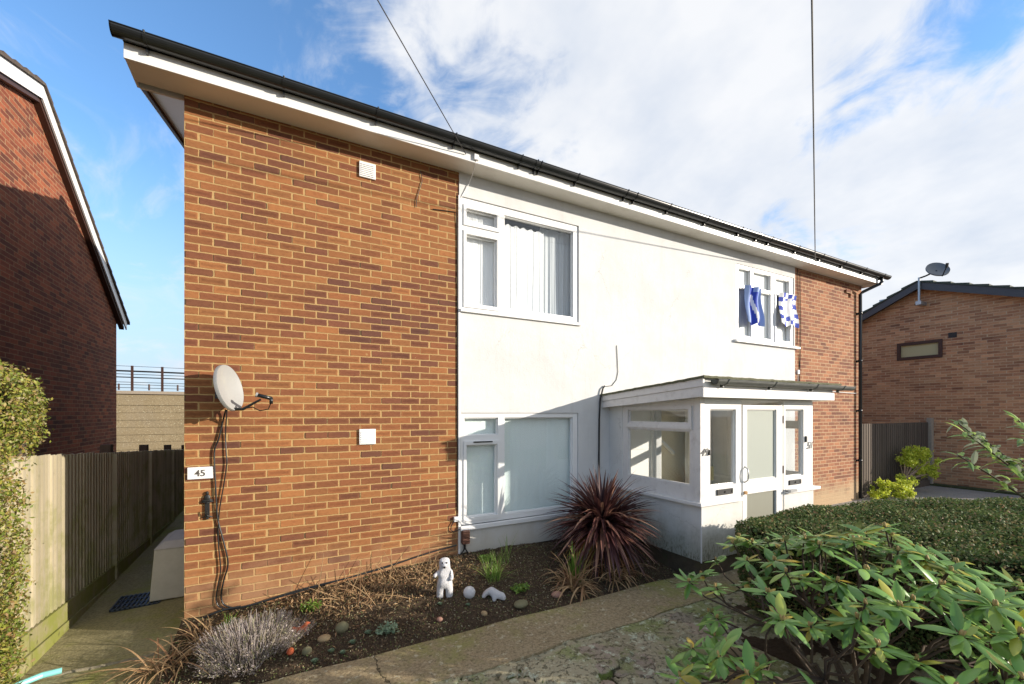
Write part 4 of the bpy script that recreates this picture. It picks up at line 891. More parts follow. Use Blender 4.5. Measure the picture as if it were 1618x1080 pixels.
# shirt and flag hanging from the far upper window
def cloth_sheet(name, mats, x0, x1, z0, z1, y, nx, nz, fold, idx, label, cat, taper=0):
    mb = MB(); ph = random.uniform(0, 6)
    def P(u, v, o=0):
        wdt = (x1-x0)*(1+taper*v); cx = (x0+x1)/2
        x = cx+(u-.5)*wdt; return (x+.012*math.sin(v*7+u*3), y-.03*(1-v*0)+fold*math.sin(u*13+ph+1.5*v)+.02*math.sin(v*5)+o, z1+(z0-z1)*v+.03*math.sin(u*9+ph)*v)
    for o in (0, .006):
        b = len(mb.v); mb.v += [P(i/nx, j/nz, o) for j in range(nz+1) for i in range(nx+1)]
        for j in range(nz):
            for i in range(nx): mb.f.append((b+j*(nx+1)+i, b+j*(nx+1)+i+1, b+(j+1)*(nx+1)+i+1, b+(j+1)*(nx+1)+i)); mb.m.append(idx((i+.5)/nx, (j+.5)/nz))
    o = mb.build(name, mats, smooth=True, loc=((x0+x1)/2, y, z0)); tag(o, label, cat); return o
cloth_sheet('football_shirt', [M['blue'], M['paleblue'], M['upvc']], 8.36, 8.86, 3.66, 4.36, -.03, 40, 30, .035, lambda u, v: 1 if (u < .16 or u > .84 or (v < .12 and u > .5)) else (2 if abs(u-.38-.22*v) < .055 and v > .2 else 0), 'blue shirt hanging outside the far upper window', 'shirt', -.0)
fl = thing('checkered_flag', 'blue and white checkered flag draped over the right casement of the far window', 'flag', (9.68, -.06, 3.9))
fo = cloth_sheet('flag_cloth', [M['upvc'], M['blue']], 9.42, 10.02, 3.74, 4.37, -.04, 36, 42, .02, lambda u, v: 1 if ((int(u*6)+int(v*7)) % 2 == 1 and not (.25 < u < .78 and .22 < v < .72)) else 0, 'x', 'x')
fo.parent = fl; fo.location = Vector(fo.location)-Vector(fl['_w']); del fo['label']; del fo['category']
text('lettering', 'SI', .17, M['blue'], (9.72, -.15, 4.09), (math.radians(90), 0, 0), fl, .002, .2)

# passage things
bx = thing('storage_box', 'dusty pale grey plastic box with lid standing against the side wall in the passage', 'box', (-.24, 1.3, -.05))
MB().hexa([(-.46, .98, -.055), (-.002, .98, -.055), (-.002, 1.75, -.06), (-.46, 1.75, -.06), (-.42, 1.0, .50), (-.002, 1.0, .50), (-.002, 1.72, .50), (-.42, 1.72, .50)]).build('body', M['box_plastic'], bx, bevel=.012)
MB().hexa([(-.43, .985, .50), (-.002, .985, .50), (-.002, 1.74, .50), (-.43, 1.74, .50), (-.34, 1.1, .56), (-.002, 1.1, .56), (-.002, 1.64, .56), (-.34, 1.64, .56)]).build('lid', M['box_plastic'], bx, bevel=.01)
gr = thing('drain_grate', 'flat blue grey metal grating lying on the passage floor by the plastic box', 'grate', (-.55, 1.1, -.07))
gg = MB()
for k in range(11): gg.box(-.78+k*.04, -.765+k*.04, .95, 1.35, -.08, -.058)
for k in range(4): gg.box(-.78, -.365, .95+k*.125, .965+k*.125, -.082, -.062)
gg.build('grating', simple('blue_steel', (.10, .13, .20), .3, .1, 20, metal=.5), gr)
kb = MB(); kb.tube([(-.95+k*.05, -.375+.012*rs(k, 1.3), -.045+.006*rs(k, 2.1)) for k in range(20)], [.016+.008*abs(rs(k, 1.7)) for k in range(20)], 8)
ko = kb.build('mortar_strip', simple('mortar_ridge', (.33, .29, .20), .95, .3, 30, bmp=.01), smooth=True); ko['kind'] = 'structure'  # lumpy ridge of mortar along the passage step
hs = MB(); hs.tube([(-.98, -.62, .0), (-.90, -.52, .012), (-.80, -.44, .012), (-.70, -.41, .005)], .022, 10); tag(hs.build('hose', M['hose'], loc=(-.85, -.5, 0)), 'short turquoise pipe on the concrete at the lower left corner', 'pipe')

# ------------------------------------------------------------------ garden ornaments and stones
def skin(name, nodes, edges, m, loc, rotz=0, tilt=None, parent=None, scale=1.0, sub=2):
    me = bpy.data.meshes.new(name); vs = [Vector(n[:3])*scale for n in nodes]
    Rm = Matrix.Rotation(rotz, 3, 'Z')
    if tilt is not None: Rm = Rm @ tilt
    me.from_pydata([Rm @ v for v in vs], edges, []); o = bpy.data.objects.new(name, me); COL.objects.link(o)
    s = o.modifiers.new('skin', 'SKIN'); 
    for i, n in enumerate(nodes): me.skin_vertices[0].data[i].radius = (n[3]*scale, (n[4] if len(n) > 4 else n[3])*scale); me.skin_vertices[0].data[i].use_root = (i == 0)
    ss = o.modifiers.new('sub', 'SUBSURF'); ss.levels = sub; ss.render_levels = sub
    me.materials.append(m); o.location = loc
    dg = bpy.context.evaluated_depsgraph_get(); dg.update(); nm = bpy.data.meshes.new_from_object(o.evaluated_get(dg)); o.modifiers.clear(); o.data = nm
    nm.polygons.foreach_set('use_smooth', [True]*len(nm.polygons))
    return o
# standing bear: pelvis root, chest, neck, head, muzzle, arms, legs, ears
bn = [(0, 0, .165, .074, .055), (0, 0, .235, .068, .05), (0, 0, .285, .044, .038), (0, -.005, .333, .058, .05), (0, -.04, .325, .034, .028), (0, -.068, .318, .020, .017),
      (-.04, 0, .12, .042), (-.044, 0, .06, .036), (-.044, 0, .015, .037), (-.046, -.025, .012, .026),
      (.04, 0, .12, .042), (.044, 0, .06, .036), (.044, 0, .015, .037), (.046, -.025, .012, .026),
      (-.06, -.01, .245, .024), (-.088, -.035, .235, .019), (-.10, -.055, .225, .016), (.058, -.01, .245, .024), (.066, -.035, .20, .02), (.05, -.055, .185, .018),
      (-.042, 0, .378, .016), (.042, 0, .378, .016)]
be = [(0, 1), (1, 2), (2, 3), (3, 4), (4, 5), (0, 6), (6, 7), (7, 8), (8, 9), (0, 10), (10, 11), (11, 12), (12, 13), (1, 14), (14, 15), (15, 16), (1, 17), (17, 18), (18, 19), (3, 20), (3, 21)]
bz = soilz(2.30, -.80)
bear = skin('bear_ornament', bn, be, M['bear'], (2.27, -.80, bz-.015), math.radians(-20), scale=1.08)
tag(bear, 'white polar bear figure standing upright in the flower bed', 'ornament')
fc = MB(); Rz = Matrix.Rotation(math.radians(-20), 3, 'Z') * 1.08
for p, r in (((-.020, -.046, .350), .0085), ((.020, -.046, .350), .0085), ((0, -.088, .322), .012)):
    q_ = Rz @ Vector(p); eo = MB().ball(q_, r, 8, 6).build('nose' if r > .009 else 'eye', M['blackm'], smooth=True); eo.parent = bear
ball_ = MB().ball((2.50, -.90, soilz(2.5, -.9)+.05), .062, 20, 14, noise=.01); tag(ball_.build('ball_ornament', M['bear'], smooth=True, loc=(2.5, -.9, .1)), 'white snowball ornament lying between the two white bears', 'ornament')
cn = [(0, .0, .075, .036), (0, -.06, .07, .034), (0, -.10, .062, .026), (0, -.135, .05, .028), (0, -.165, .04, .016), (-.026, .01, .03, .018), (-.028, .01, .008, .016), (.026, .01, .03, .018), (.028, .01, .008, .016), (-.024, -.075, .03, .016), (-.026, -.08, .008, .015), (.024, -.075, .03, .016), (.026, -.08, .008, .015), (-.02, -.125, .078, .009), (.02, -.125, .078, .009)]
ce = [(0, 1), (1, 2), (2, 3), (3, 4), (0, 5), (5, 6), (0, 7), (7, 8), (1, 9), (9, 10), (1, 11), (11, 12), (3, 13), (3, 14)]
cz = soilz(2.66, -.98)
cub = skin('bear_ornament', cn, ce, M['bear'], (2.655, -.95, cz-.01), math.radians(50), scale=1.3, tilt=Matrix.Rotation(math.radians(14), 3, 'X'))
tag(cub, 'small white bear cub figure head down on all fours in the soil', 'ornament')
Rz2 = Matrix.Rotation(math.radians(50), 3, 'Z') @ Matrix.Rotation(math.radians(14), 3, 'X'); fc = MB()
for p, r in (((-.012, -.155, .062), .004), ((.012, -.155, .062), .004), ((0, -.182, .042), .006)): eo = MB().ball(Rz2 @ (Vector(p)*1.3), r, 8, 6).build('nose' if r > .005 else 'eye', M['blackm'], smooth=True); eo.parent = cub
bz2 = soilz(.93, -.95)
bird = skin('bird_ornament', [(0, 0, .05, .042), (-.04, 0, .05, .03), (-.075, 0, .085, .01), (.035, 0, .085, .022), (.045, 0, .115, .02), (.075, 0, .112, .005), (0, 0, .01, .028)], [(0, 1), (1, 2), (0, 3), (3, 4), (4, 5), (0, 6)], M['terracotta'], (.95, -.83, soilz(.95, -.83)), math.radians(-20))
tag(bird, 'orange terracotta bird ornament next to the lavender', 'ornament')
def stone(x, y, r, m, lab, z=None):
    me = MB(); me.ball((x, y, (soilz(x, y) if z is None else z)+r[2]*.55), r, 16, 10, Matrix.Rotation(random.uniform(0, 3), 3, 'Z'), .035); tag(me.build('stone', m, smooth=True, loc=(x, y, 0)), lab, 'stone')
stone(1.12, -.98, (.055, .045, .03), M['stone3'], 'flat buff stone left of the green rounded stone')
stone(1.27, -.93, (.06, .05, .05), M['stone1'], 'rounded olive green stone in the middle of the left bed')
stone(2.10, -1.14, (.035, .03, .018), M['stone2'], 'small pink stone chip near the path edge')
stone(2.52, -1.22, (.035, .03, .025), M['stone3'], 'small buff stone near the path in front of the bears')
stone(2.94, -1.20, (.085, .065, .035), M['stone1'], 'broad mossy stone at the path edge between bears and spiky plant')
stone(3.38, -1.20, (.065, .045, .035), M['stone2'], 'smooth pink pebble at the path edge below the spiky plant')
stone(.98, -1.12, (.04, .035, .035), M['stone1'], 'small brown green stone among the houseleeks')
stone(.50, -1.38, (.06, .05, .045), M['stone1'], 'yellow green mossy stone at the bottom edge under the lavender')
stone(.86, -1.05, (.05, .03, .02), M['terracotta'], 'broken orange pot shard beside the lavender')
pot = MB(); prof_ = [(.10, -.02), (.12, .16), (.135, .20), (.125, .20), (.11, .16), (.09, .05)]
for i in range(len(prof_)-1):
    (r0, z0_), (r1, z1_) = prof_[i], prof_[i+1]; b = len(pot.v)
    for k in range(24): a = 2*math.pi*k/24; pot.v += [(3.72+r0*math.cos(a), -3.05+r0*math.sin(a), .03+z0_), (3.72+r1*math.cos(a), -3.05+r1*math.sin(a), .03+z1_)]
    for k in range(24): j = (k+1) % 24; pot.f.append((b+2*k, b+2*j, b+2*j+1, b+2*k+1)); pot.m.append(0)
tag(pot.build('plant_pot', M['stone3'], smooth=True, loc=(3.72, -3.05, .03)), 'buff clay pot half hidden under the rhododendron', 'pot')

# ------------------------------------------------------------------ plants
def surf_points(n, fn):  # rejection helper
    P = []; 
    while len(P) < n: P += fn()
    return P
# left hedge
hL = thing('hedge', 'tall sunlit yellow green hedge bulging over the fence at the left edge', 'hedge', (-1.7, -.6, -.3))
def hedge_blob(blobs, n, thick):
    """points in the shell of a union of superellipsoids"""
    P = []; Nn = []; vol = np.array([b[3]*b[4]+b[3]*b[5]+b[4]*b[5] for b in blobs]); pr_ = vol/vol.sum()
    while len(P) < n:
        k = rng.choice(len(blobs), size=4000, p=pr_); B = np.array(blobs)[k]; d = rng.normal(0, 1, (4000, 3)); e = 3.2
        s = (np.abs(d)**e).sum(1)**(1/e); q = d/s[:, None]; r = 1-np.abs(rng.normal(0, thick, 4000)); pts = B[:, :3]+q*B[:, 3:6]*r[:, None]
        keep = np.ones(4000, bool)
        for b in blobs:
            inside = (np.abs((pts-np.array(b[:3]))/np.array(b[3:6]))**e).sum(1)**(1/e) < .88; keep &= ~inside
        nn = np.sign(q)*np.abs(q)**(e-1)/B[:, 3:6]; nn /= np.linalg.norm(nn, axis=1)[:, None]
        P += list(pts[keep]); Nn += list(nn[keep])
    return np.array(P[:n]), np.array(Nn[:n])
bl = [(-1.57, -.45, 1.98, .60, 1.05, .46), (-1.44, -1.16, 1.0, .62, 1.02, 1.05), (-1.62, .20, 2.02, .5, .50, .38), (-1.38, -1.34, .35, .62, .95, .6)]
Pn, Nn = hedge_blob(bl, 90000, .06); Pn = Pn+rng.normal(0, .026, Pn.shape)
lump = np.sin(Pn[:, 1]*11+Pn[:, 2]*5)*np.sin(Pn[:, 2]*13-Pn[:, 1]*4)*np.sin(Pn[:, 0]*9+Pn[:, 2]*3); Pn += Nn*(.05*lump)[:, None]
kp = (lump > -.65) | (rng.random(len(lump)) < .5); Pn, Nn = Pn[kp], Nn[kp]
leaves('foliage', Pn, Nn, .024, M['hedge_l'], hL, jitter=1.0)
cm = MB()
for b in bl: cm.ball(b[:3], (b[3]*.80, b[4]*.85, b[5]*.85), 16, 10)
cm.build('light_block_core', M['core'], hL)  # solid near-black lumps added inside the foliage to block light
# right hedge: footprint polygon extruded, rounded top
hR = thing('hedge', 'wide clipped dark green box hedge crossing in front of the porch to the right edge', 'hedge', (7, -3.3, 0))
poly = [(4.52, -2.75), (4.62, -2.42), (4.95, -2.18), (6.2, -2.12), (7.6, -2.45), (9.3, -3.2), (11.0, -4.1), (11.0, -6.5), (7.0, -6.0), (5.6, -4.65), (4.85, -3.5)]
zh = .93
def inpoly(x, y, pl=poly):
    c = np.zeros(len(x), bool); n = len(pl)
    for i in range(n):
        x1, y1 = pl[i]; x2, y2 = pl[(i+1) % n]
        cc = ((y1 > y) != (y2 > y)) & (x < (x2-x1)*(y-y1)/(y2-y1+1e-12)+x1); c ^= cc
    return c
def edged(x, y):
    d = np.full(len(x), 9.0)
    for i in range(len(poly)):
        a = np.array(poly[i]); b = np.array(poly[(i+1) % len(poly)]); ab = b-a; t = np.clip(((x-a[0])*ab[0]+(y-a[1])*ab[1])/(ab@ab), 0, 1)
        d = np.minimum(d, np.hypot(x-a[0]-t*ab[0], y-a[1]-t*ab[1]))
    return d
T = []
x = rng.uniform(4.4, 11, 200000); y = rng.uniform(-6.6, -2, 200000); k = inpoly(x, y); x, y = x[k], y[k]; near = rng.random(len(x)) < np.clip(7/((x-.8)**2+(y+5)**2)**.5/1.0, 0.25, 1)*.75; x, y = x[near], y[near]
d = edged(x, y); z = zh-.13*np.clip(1-d/.16, 0, 1)**2+.022*np.sin(x*5)*np.sin(y*6)-np.abs(rng.normal(0, .022, len(x)))+rng.normal(0, .008, len(x))
T.append(np.stack([x, y, z], 1)); Nt = [np.tile([0, 0, 1.], (len(x), 1))]
for i in range(len(poly)):
    a = np.array(poly[i]); b = np.array(poly[(i+1) % len(poly)]); L_ = np.linalg.norm(b-a); n_ = int(L_*(5200 if i in (9, 10, 0, 1, 2) else 900)); t = rng.random(n_); zz = rng.uniform(.16, zh-.05, n_)
    nn = np.array([(b-a)[1], -(b-a)[0]])/L_; nn = -nn if inpoly(np.array([(a+b)[0]/2+nn[0]*.1]), np.array([(a+b)[1]/2+nn[1]*.1]))[0] else nn
    inn = np.abs(rng.normal(0, .035, n_))+.10*np.clip((.45-zz)/.3, 0, 1)-.02*np.sin(t*L_*8)*np.sin(zz*9)
    p = a+(b-a)*t[:, None]-nn*inn[:, None]; T.append(np.column_stack([p, zz])); Nt.append(np.tile([nn[0], nn[1], .15], (n_, 1)))
Pn = np.concatenate(T); Nn = np.concatenate(Nt)
leaves('foliage', Pn, Nn, .024, M['hedge_r'], hR, jitter=.8)
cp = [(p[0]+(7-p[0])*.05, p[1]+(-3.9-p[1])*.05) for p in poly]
MB().prism(cp, .30, zh-.075, 'z').build('light_block_core', M['core'], hR)  # added solid dark block, stops light passing through the hedge
tr = MB()
for i in range(30):
    t = i/29; x0, y0 = 4.72+t*.55+random.uniform(-.05, .1), -2.75+t*.35+random.uniform(-.12, .1)
    tr.tube([(x0, y0, 0), (x0+random.uniform(-.04, .04), y0+random.uniform(-.04, .04), .2), (x0+random.uniform(-.12, .12), y0+random.uniform(-.1, .1), .45)], [.014, .011, .007], 6)
tr.build('stems', M['twig'], hR)

# rhododendron
rh = thing('rhododendron', 'broad rhododendron bush with drooping glossy leaves and yellow buds at the lower right', 'shrub', (4.0, -3.62, .03))
lf_ = MB(); bd_ = MB(); stm = MB(); cx, cy = 4.02, -3.62
def rleaf(mb, p, d, L, wd, droop):
    p = Vector(p); d = d.normalized(); side = d.cross(Vector((0, 0, 1))).normalized(); side = (side+Vector((0, 0, random.uniform(-.35, .35)))).normalized(); vs = []; n = 6
    for i in range(n+1):
        t = i/n; w = wd*(.10 if i == 0 else math.sin(math.pi*min(1, .06+t*.93))**.75); w = max(w, .0015); nr = side.cross(d).normalized()
        vs += [p-side*w*.5-nr*w*.10, p+nr*w*.05, p+side*w*.5-nr*w*.10]; p = p+d*(L/n); d = (d+Vector((0, 0, -1))*droop/n).normalized()
    fs = []
    for i in range(n): a = i*3; fs += [(a, a+1, a+4, a+3), (a+1, a+2, a+5, a+4)]
    mb.add(vs, fs)
tips = []
tries = 0
while len(tips) < 160 and tries < 9000:
    tries += 1; a = random.uniform(0, 2*math.pi); r = math.sqrt(random.random())*1.12; x = cx+r*math.cos(a)*1.05; y = cy+r*math.sin(a)*.95
    layer = random.random(); lft = Vector((x-cx, y-cy, 0)).dot(Vector((.8796, -.4759, 0))); zt_ = 1.17-.30*r*r+.09*math.sin(x*6+1)*math.cos(y*5)-.28*max(0, -lft-.30)+random.uniform(-.05, .04)
    if lft < -.35 and random.random() < .45: continue
    z = zt_-(0 if layer < .62 else random.uniform(.12, .42)); z = max(z, .28)
    if (Vector((x, y, 0))-Vector((.776, -5.009, 0))).length < 1.75: continue
    if all((Vector((x, y, z))-t).length > .112 for t in tips): tips.append(Vector((x, y, z)))
limbs = []
for k in range(16):
    a = 2*math.pi*k/16+random.uniform(-.2, .2); r = random.uniform(.25, .62); hb = Vector((cx+random.uniform(-.10, .10), cy+random.uniform(-.10, .10), .03)); e = Vector((cx+r*math.cos(a), cy+r*math.sin(a), random.uniform(.35, .62)))
    m_ = hb.lerp(e, .5)+Vector((random.uniform(-.07, .07), random.uniform(-.07, .07), -.05)); stm.tube([hb, hb.lerp(m_, .5)+Vector((random.uniform(-.02, .02), random.uniform(-.02, .02), 0)), m_, e], [.018, .016, .014, .011], 6, False); limbs.append(e)
for t in tips:
    out = Vector((t.x-cx, t.y-cy, 0)); out = out.normalized() if out.length > .01 else Vector((1, 0, 0)); ax = (Vector((0, 0, 1))+out*.35+Vector((random.uniform(-.45, .45), random.uniform(-.45, .45), 0))).normalized()
    n = random.randint(8, 12); a0 = random.uniform(0, 6.3); bx_ = ax.orthogonal().normalized(); by_ = ax.cross(bx_)
    for k in range(n):
        a = a0+2*math.pi*k/n+random.uniform(-.3, .3); el = random.uniform(-.25, .55)
        d = (bx_*math.cos(a)+by_*math.sin(a))*math.cos(el)+ax*math.sin(el); L = random.uniform(.075, .168)
        rleaf(lf_, t-ax*random.uniform(0, .03)+d*.008, d, L, L*random.uniform(.28, .42), random.uniform(.1, 1.0))
    for k in range(3): bd_.ball(t+ax*.012+Vector((random.uniform(-.008, .008), random.uniform(-.008, .008), 0)), (.006, .006, .016), 6, 5, Matrix.Rotation(random.uniform(-.6, .6), 3, 'X'))
    hub = min(limbs, key=lambda e: (e-t).length+.05*random.random()); mid = hub.lerp(t, .5)+Vector((random.uniform(-.05, .05), random.uniform(-.05, .05), -.06)); m2 = mid.lerp(t, .6)+Vector((random.uniform(-.03, .03), random.uniform(-.03, .03), -.03))
    stm.tube([hub, hub.lerp(mid, .5)+Vector((random.uniform(-.05, .05), random.uniform(-.05, .05), .02)), mid, m2, t], [.010, .009, .007, .006, .005], 5, False)
b_ = len(lf_.v); lf_.v += bd_.v; lf_.f += [tuple(i+b_ for i in f) for f in bd_.f]; lf_.m += [1]*len(bd_.f); lf_.build('foliage', [M['rhodo'], M['bud']], rh, smooth=True); stm.build('branches', M['twig'], rh, smooth=True)

# cordyline
cd = thing('cordyline', 'large spiky dark red cordyline in front of the white wall by the porch', 'plant', (4.33, -.80, .15))
c0 = Vector((4.33, -.80, .60)); cf = MB(); co = MB()
for i in range(460):
    a = random.uniform(0, 2*math.pi); el = math.asin(random.uniform(-.42, 1)) ; 
    d = Vector((math.cos(a)*math.cos(el), math.sin(a)*math.cos(el), math.sin(el)))
    L = random.uniform(.60, .88)*(1.0 if el > 0 else .95)*(1-.12*max(0, math.sin(el))); drp = .25+.75*max(0, math.cos(el))*random.uniform(.4, 1.2)
    cf.blade(c0+Vector((0, 0, random.uniform(-.12, .10)))+d*.03, d+Vector((random.uniform(-.06, .06), random.uniform(-.06, .06), 0)), L, random.uniform(.036, .058), drp, 6, fold=.2)
for i in range(170):
    a = random.uniform(0, 2*math.pi); el = random.uniform(-.9, .15); d = Vector((math.cos(a)*math.cos(el), math.sin(a)*math.cos(el), math.sin(el)))
    co.blade(c0+Vector((0, 0, random.uniform(-.25, -.05)))+d*.04, d, random.uniform(.40, .66), random.uniform(.024, .038), random.uniform(.8, 1.8), 6, fold=.22)
cf.build('leaves', M['cordy'], cd); co.build('old_leaves', M['cordy_dead'], cd)
MB().tube([(4.33, -.80, .0), (4.33, -.80, .55)], [.07, .05], 10).build('stem', M['twig'], cd)

def tuft(name, m, x, y, n, L, wd, droop, spread, label, cat, z=None, elr=(.5, 1.5), group=None):
    mb = MB(); z = soilz(x, y) if z is None else z
    for i in range(n):
        a = random.uniform(0, 2*math.pi); el = random.uniform(*elr); d = Vector((math.cos(a)*math.cos(el), math.sin(a)*math.cos(el), math.sin(el)))
        mb.blade((x+random.uniform(-spread, spread), y+random.uniform(-spread, spread), z-.01), d, L*random.uniform(.5, 1.15), wd*random.uniform(.6, 1.2), droop*random.uniform(.5, 1.3), 7, tipw=.08)
    return tag(mb.build(name, m, loc=(x, y, z)), label, cat, group)
tuft('dead_leaf_clump', M['straw'], 3.66, -1.13, 120, .50, .020, 2.3, .10, 'clump of dry straw coloured strap leaves spilling over the path below the cordyline', 'plant', elr=(.2, 1.5))
tuft('dead_leaf_clump', M['straw'], 4.25, -1.13, 85, .50, .020, 2.3, .13, 'curling orange brown dead leaves on the soil right under the cordyline', 'plant', elr=(.1, 1.2))
tuft('iris_clump', M['grass'], 3.72, -1.05, 34, .45, .016, .35, .05, 'upright bright green sword leaves among the dry leaves below the cordyline', 'plant', elr=(1.1, 1.55))
tuft('grass_tuft', M['grass'], 2.86, -.70, 75, .36, .007, 1.3, .07, 'bright green arching grass tuft right of the white bears', 'grass', elr=(.7, 1.5))
tuft('grass_tuft', M['grass'], 3.15, -.45, 14, .5, .005, 1.4, .05, 'few long thin arching blades by the foot of the white wall', 'grass', elr=(.8, 1.4))
tuft('iris_clump', M['grass'], .38, -.42, 16, .20, .014, .3, .03, 'small upright green blades at the brick corner behind the lavender', 'plant', elr=(1.1, 1.55))
tuft('dead_leaf_clump', M['straw'], .02, -.75, 75, .50, .014, 1.4, .12, 'tangle of dry strap leaves trailing over the concrete left of the lavender', 'plant', elr=(.05, .9))
tuft('dead_leaf_clump', M['straw'], .22, -.45, 45, .38, .012, 1.2, .10, 'pale dry leaf tangle against the brick corner above the lavender', 'plant', elr=(.05, .9))
# low seedlings: a dozen tiny plants
for i, (x, y, lab) in enumerate(((3.05, -1.0, 'low bright green leafy weed between the grass tuft and the cordyline'), (1.62, -1.12, 'low frilly grey green poppy seedling behind the houseleeks'), (2.95, -.35, 'small leafy weed at the foot of the white wall'), (1.05, -.45, 'small scrambling green weed against the brick right of the lavender'))):
    n = 260; p = np.column_stack([x+np.clip(rng.normal(0, .05, n), -.085, .085), y+np.clip(rng.normal(0, .035, n), -.06, .06), np.abs(rng.normal(0, .03, n))+soilz(x, y)+.01]); o = leaves('weed', p, np.tile([0, 0, 1.], (n, 1)), .026, M['grass'] if i != 1 else M['semper'], None, jitter=.6); tag(o, lab, 'plant')
for i, (x, y, r, lab) in enumerate(((1.16, -1.17, .030, 'small pale houseleek rosette, leftmost of the row'), (1.33, -1.14, .034, 'round houseleek rosette just right of the brown stone'), (1.47, -1.06, .036, 'largest houseleek rosette between the olive stone and the seedling'), (1.03, -1.25, .032, 'houseleek rosette nearest the path left of the others'), (2.18, -.92, .03, 'houseleek rosette at the left foot of the standing bear'), (2.42, -1.06, .028, 'houseleek rosette in front of the white ball'), (1.24, -1.24, .03, 'grey houseleek rosette nearest the path edge'))):
    mb = MB(); z = soilz(x, y)+.008
    for k in range(46):
        a = k*2.4; t = k/46; el = .15+1.25*(1-t); d = Vector((math.cos(a)*math.cos(el), math.sin(a)*math.cos(el), math.sin(el))); mb.blade((x+d.x*.004, y+d.y*.004, z), d, r*(.55+.6*t), .011, -.8, 3, tipw=.25)
    tag(mb.build('houseleek', M['semper'], loc=(x, y, z)), lab, 'plant', 'houseleek rosettes in the flower bed')
# lavender
lv_ = MB(); lf2 = []
for i in range(2300):
    a = random.uniform(0, 6.3); r = math.sqrt(random.random())*(1+.18*math.sin(3*a+1)+.1*math.sin(7*a)); x = .58+r*math.cos(a)*.33; y = -.90+r*math.sin(a)*.28; z = soilz(x, y)
    d = Vector((r*math.cos(a)*.75+random.uniform(-.3, .3), r*math.sin(a)*.75+random.uniform(-.5, .5), .9)).normalized(); L = random.uniform(.08, .30)*(1.05-.45*r)
    lv_.blade((x, y, z+random.uniform(0, .04)), d, L, .0048, random.uniform(-.5, .8), 3, tipw=.6, basew=1)
    if i % 2: 
        tp = Vector((x, y, z))+d*L
        for k in range(3): lf2.append(tp-d*L*random.uniform(0, .5)+Vector((random.uniform(-.01, .01), random.uniform(-.01, .01), 0)))
lav = thing('lavender', 'grey purple dormant lavender mound at the front brick corner', 'shrub', (.6, -.9, .03))
lv_.build('stems', M['lav'], lav); p = np.array([tuple(v) for v in lf2]); leaves('foliage', p, np.tile([0, 0, .3], (len(p), 1)), .013, M['lav'], lav, jitter=1)
# dry twigs against the brick
tw = MB()
for i in range(70):
    x = random.uniform(1.1, 2.35); y = random.uniform(-.75, -.15); z = soilz(x, y); a = random.uniform(0, 6.3); el = random.uniform(.15, 1.2); L = random.uniform(.12, .42); d = Vector((math.cos(a)*math.cos(el), math.sin(a)*math.cos(el)*.6, math.sin(el)))
    if y+d.y*L > -.03: d.y = -abs(d.y)
    tw.tube([(x, y, z), Vector((x, y, z))+d*L*.5+Vector((random.uniform(-.02, .02), 0, .01)), Vector((x, y, z))+d*L], [.0035, .003, .002], 4)
tag(tw.build('dry_stems', M['straw'], loc=(1.7, -.45, .1)), 'broken dry straw coloured stems standing in the bed against the brick left of the bears', 'plant', kind=None)
# litter on the soil
n = 30000; x = rng.uniform(0, 5.1, n); y = rng.uniform(-1.45, -.01, n); z = np.array([soilz(a, b) for a, b in zip(x, y)])+rng.uniform(0, .012, n)
o = leaves('soil_litter', np.column_stack([x, y, z]), np.tile([0, 0, 1.], (n, 1)), .015, M['litter'], None, jitter=.7); tag(o, 'crumbs, dead leaves and tiny seedlings scattered over the dark soil', 'litter', kind='stuff')
x = rng.normal(1.6, .65, 3600); y = -np.abs(rng.normal(.0, .34, 3600))-.12; k = (y > -1.2) & (x > .1) & (x < 2.9); x, y = x[k], y[k]; z = np.array([soilz(a, b) for a, b in zip(x, y)])+np.abs(rng.normal(0, .025, len(x)))
o = leaves('dead_growth', np.column_stack([x, y, z]), np.tile([0, 0, .5], (len(x), 1)), .014, M['straw'], None, jitter=1, aspect=4.5); tag(o, 'matted brown dead growth along the foot of the brick wall', 'dead plants', kind='stuff')

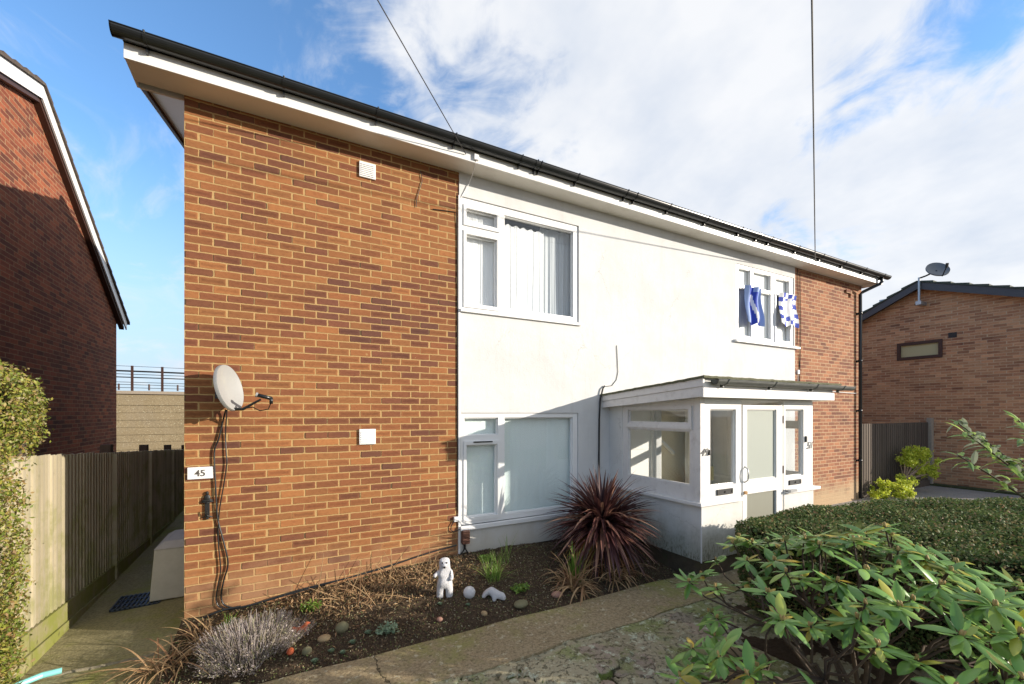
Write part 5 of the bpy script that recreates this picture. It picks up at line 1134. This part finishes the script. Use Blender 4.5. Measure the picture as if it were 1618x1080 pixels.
# lime shrub by the far corner
ls = thing('lime_shrub', 'bright lime green shrub with bare twiggy stems beside the far downpipe', 'shrub', (14.15, -.28, 0))
P_ = []; 
for (c, r, n_) in (((13.70, -.28, .20), (.52, .30, .20), 2600), ((14.75, -.30, .98), (.30, .22, .14), 1300), ((15.15, -.32, .78), (.42, .24, .28), 2200), ((15.25, -.32, .50), (.30, .22, .14), 1000), ((14.35, -.28, .80), (.18, .18, .12), 500), ((14.30, -.28, .36), (.26, .2, .14), 700), ((12.95, -.25, .10), (.13, .12, .10), 300)):
    nc = max(8, n_//60); d = rng.normal(0, 1, (nc, 3)); d /= np.linalg.norm(d, axis=1)[:, None]; cl_ = np.array(c)+d*np.array(r)*rng.uniform(.55, 1.25, nc)[:, None]; P_.append(cl_[rng.integers(0, nc, n_)]+rng.normal(0, .035, (n_, 3)))
P_ = np.concatenate(P_); leaves('foliage', P_, np.tile([0, -.2, .5], (len(P_), 1)), .046, M['lime'], ls, jitter=1)
sb = MB()
for i in range(26):
    t = Vector(random.choice([(14.75, -.3, .95), (15.15, -.32, .75), (15.25, -.32, .55), (14.35, -.28, .80)]))+Vector((random.uniform(-.2, .2), random.uniform(-.12, .12), random.uniform(-.1, .05))); sb.tube([(14.15, -.28, 0), (14.25+random.uniform(-.06, .06), -.28, .35), t], [.020, .014, .008], 5)
sb.build('branches', simple('pale_twig', (.34, .24, .17), .8, .2, 20), ls)
# buddleia branch reaching in from the right
bu = thing('buddleia', 'leafy buddleia branches reaching in from the right edge above the hedge', 'shrub', (5.9, -4.6, 0))
R_ = Vector((.8796, -.4759, 0)); F_ = Vector((.4757, .8795, 0)); C_ = Vector((0.776, -5.009, 2.0))
root = C_+R_*4.45+F_*2.95; root.z = .5
bs = MB(); bf = MB()
def brn(end, n=16, bend=.1):
    pts = [root.lerp(end, k/7)+Vector((0, 0, bend*math.sin(math.pi*k/7))) for k in range(8)]; bs.tube(pts, [.013-.0013*k for k in range(8)], 6)
    for k in range(n):
        t = 1-k/n*.62; i = min(6, int(t*7)); p = pts[i].lerp(pts[i+1], t*7-i); ax = (pts[i+1]-pts[i]).normalized()
        for s_ in (-1, 1):
            sd_ = ax.cross(Vector((0, 0, 1))).normalized()*s_; d = (sd_*random.uniform(.4, 1)+ax*random.uniform(.2, .9)+Vector((0, 0, random.uniform(-.5, .7)))).normalized()
            rleaf(bf, p, d, random.uniform(.09, .16), random.uniform(.026, .038), random.uniform(.6, 1.6))
for (ru, zu, fd) in ((3.30, 1.86, 3.15), (3.45, 1.93, 3.35), (3.15, 1.70, 3.05), (3.75, 1.95, 3.2), (3.65, 1.66, 3.1), (3.9, 1.80, 3.3), (3.85, 1.55, 3.0), (3.55, 1.80, 3.25)):
    e_ = C_+R_*ru+F_*fd; e_.z = zu; brn(e_, 24, .12)
bs.build('branches', M['twig'], bu, smooth=True); bf.build('foliage', M['budd'], bu)

for o in bpy.data.objects:
    if '_w' in o.keys(): del o['_w']
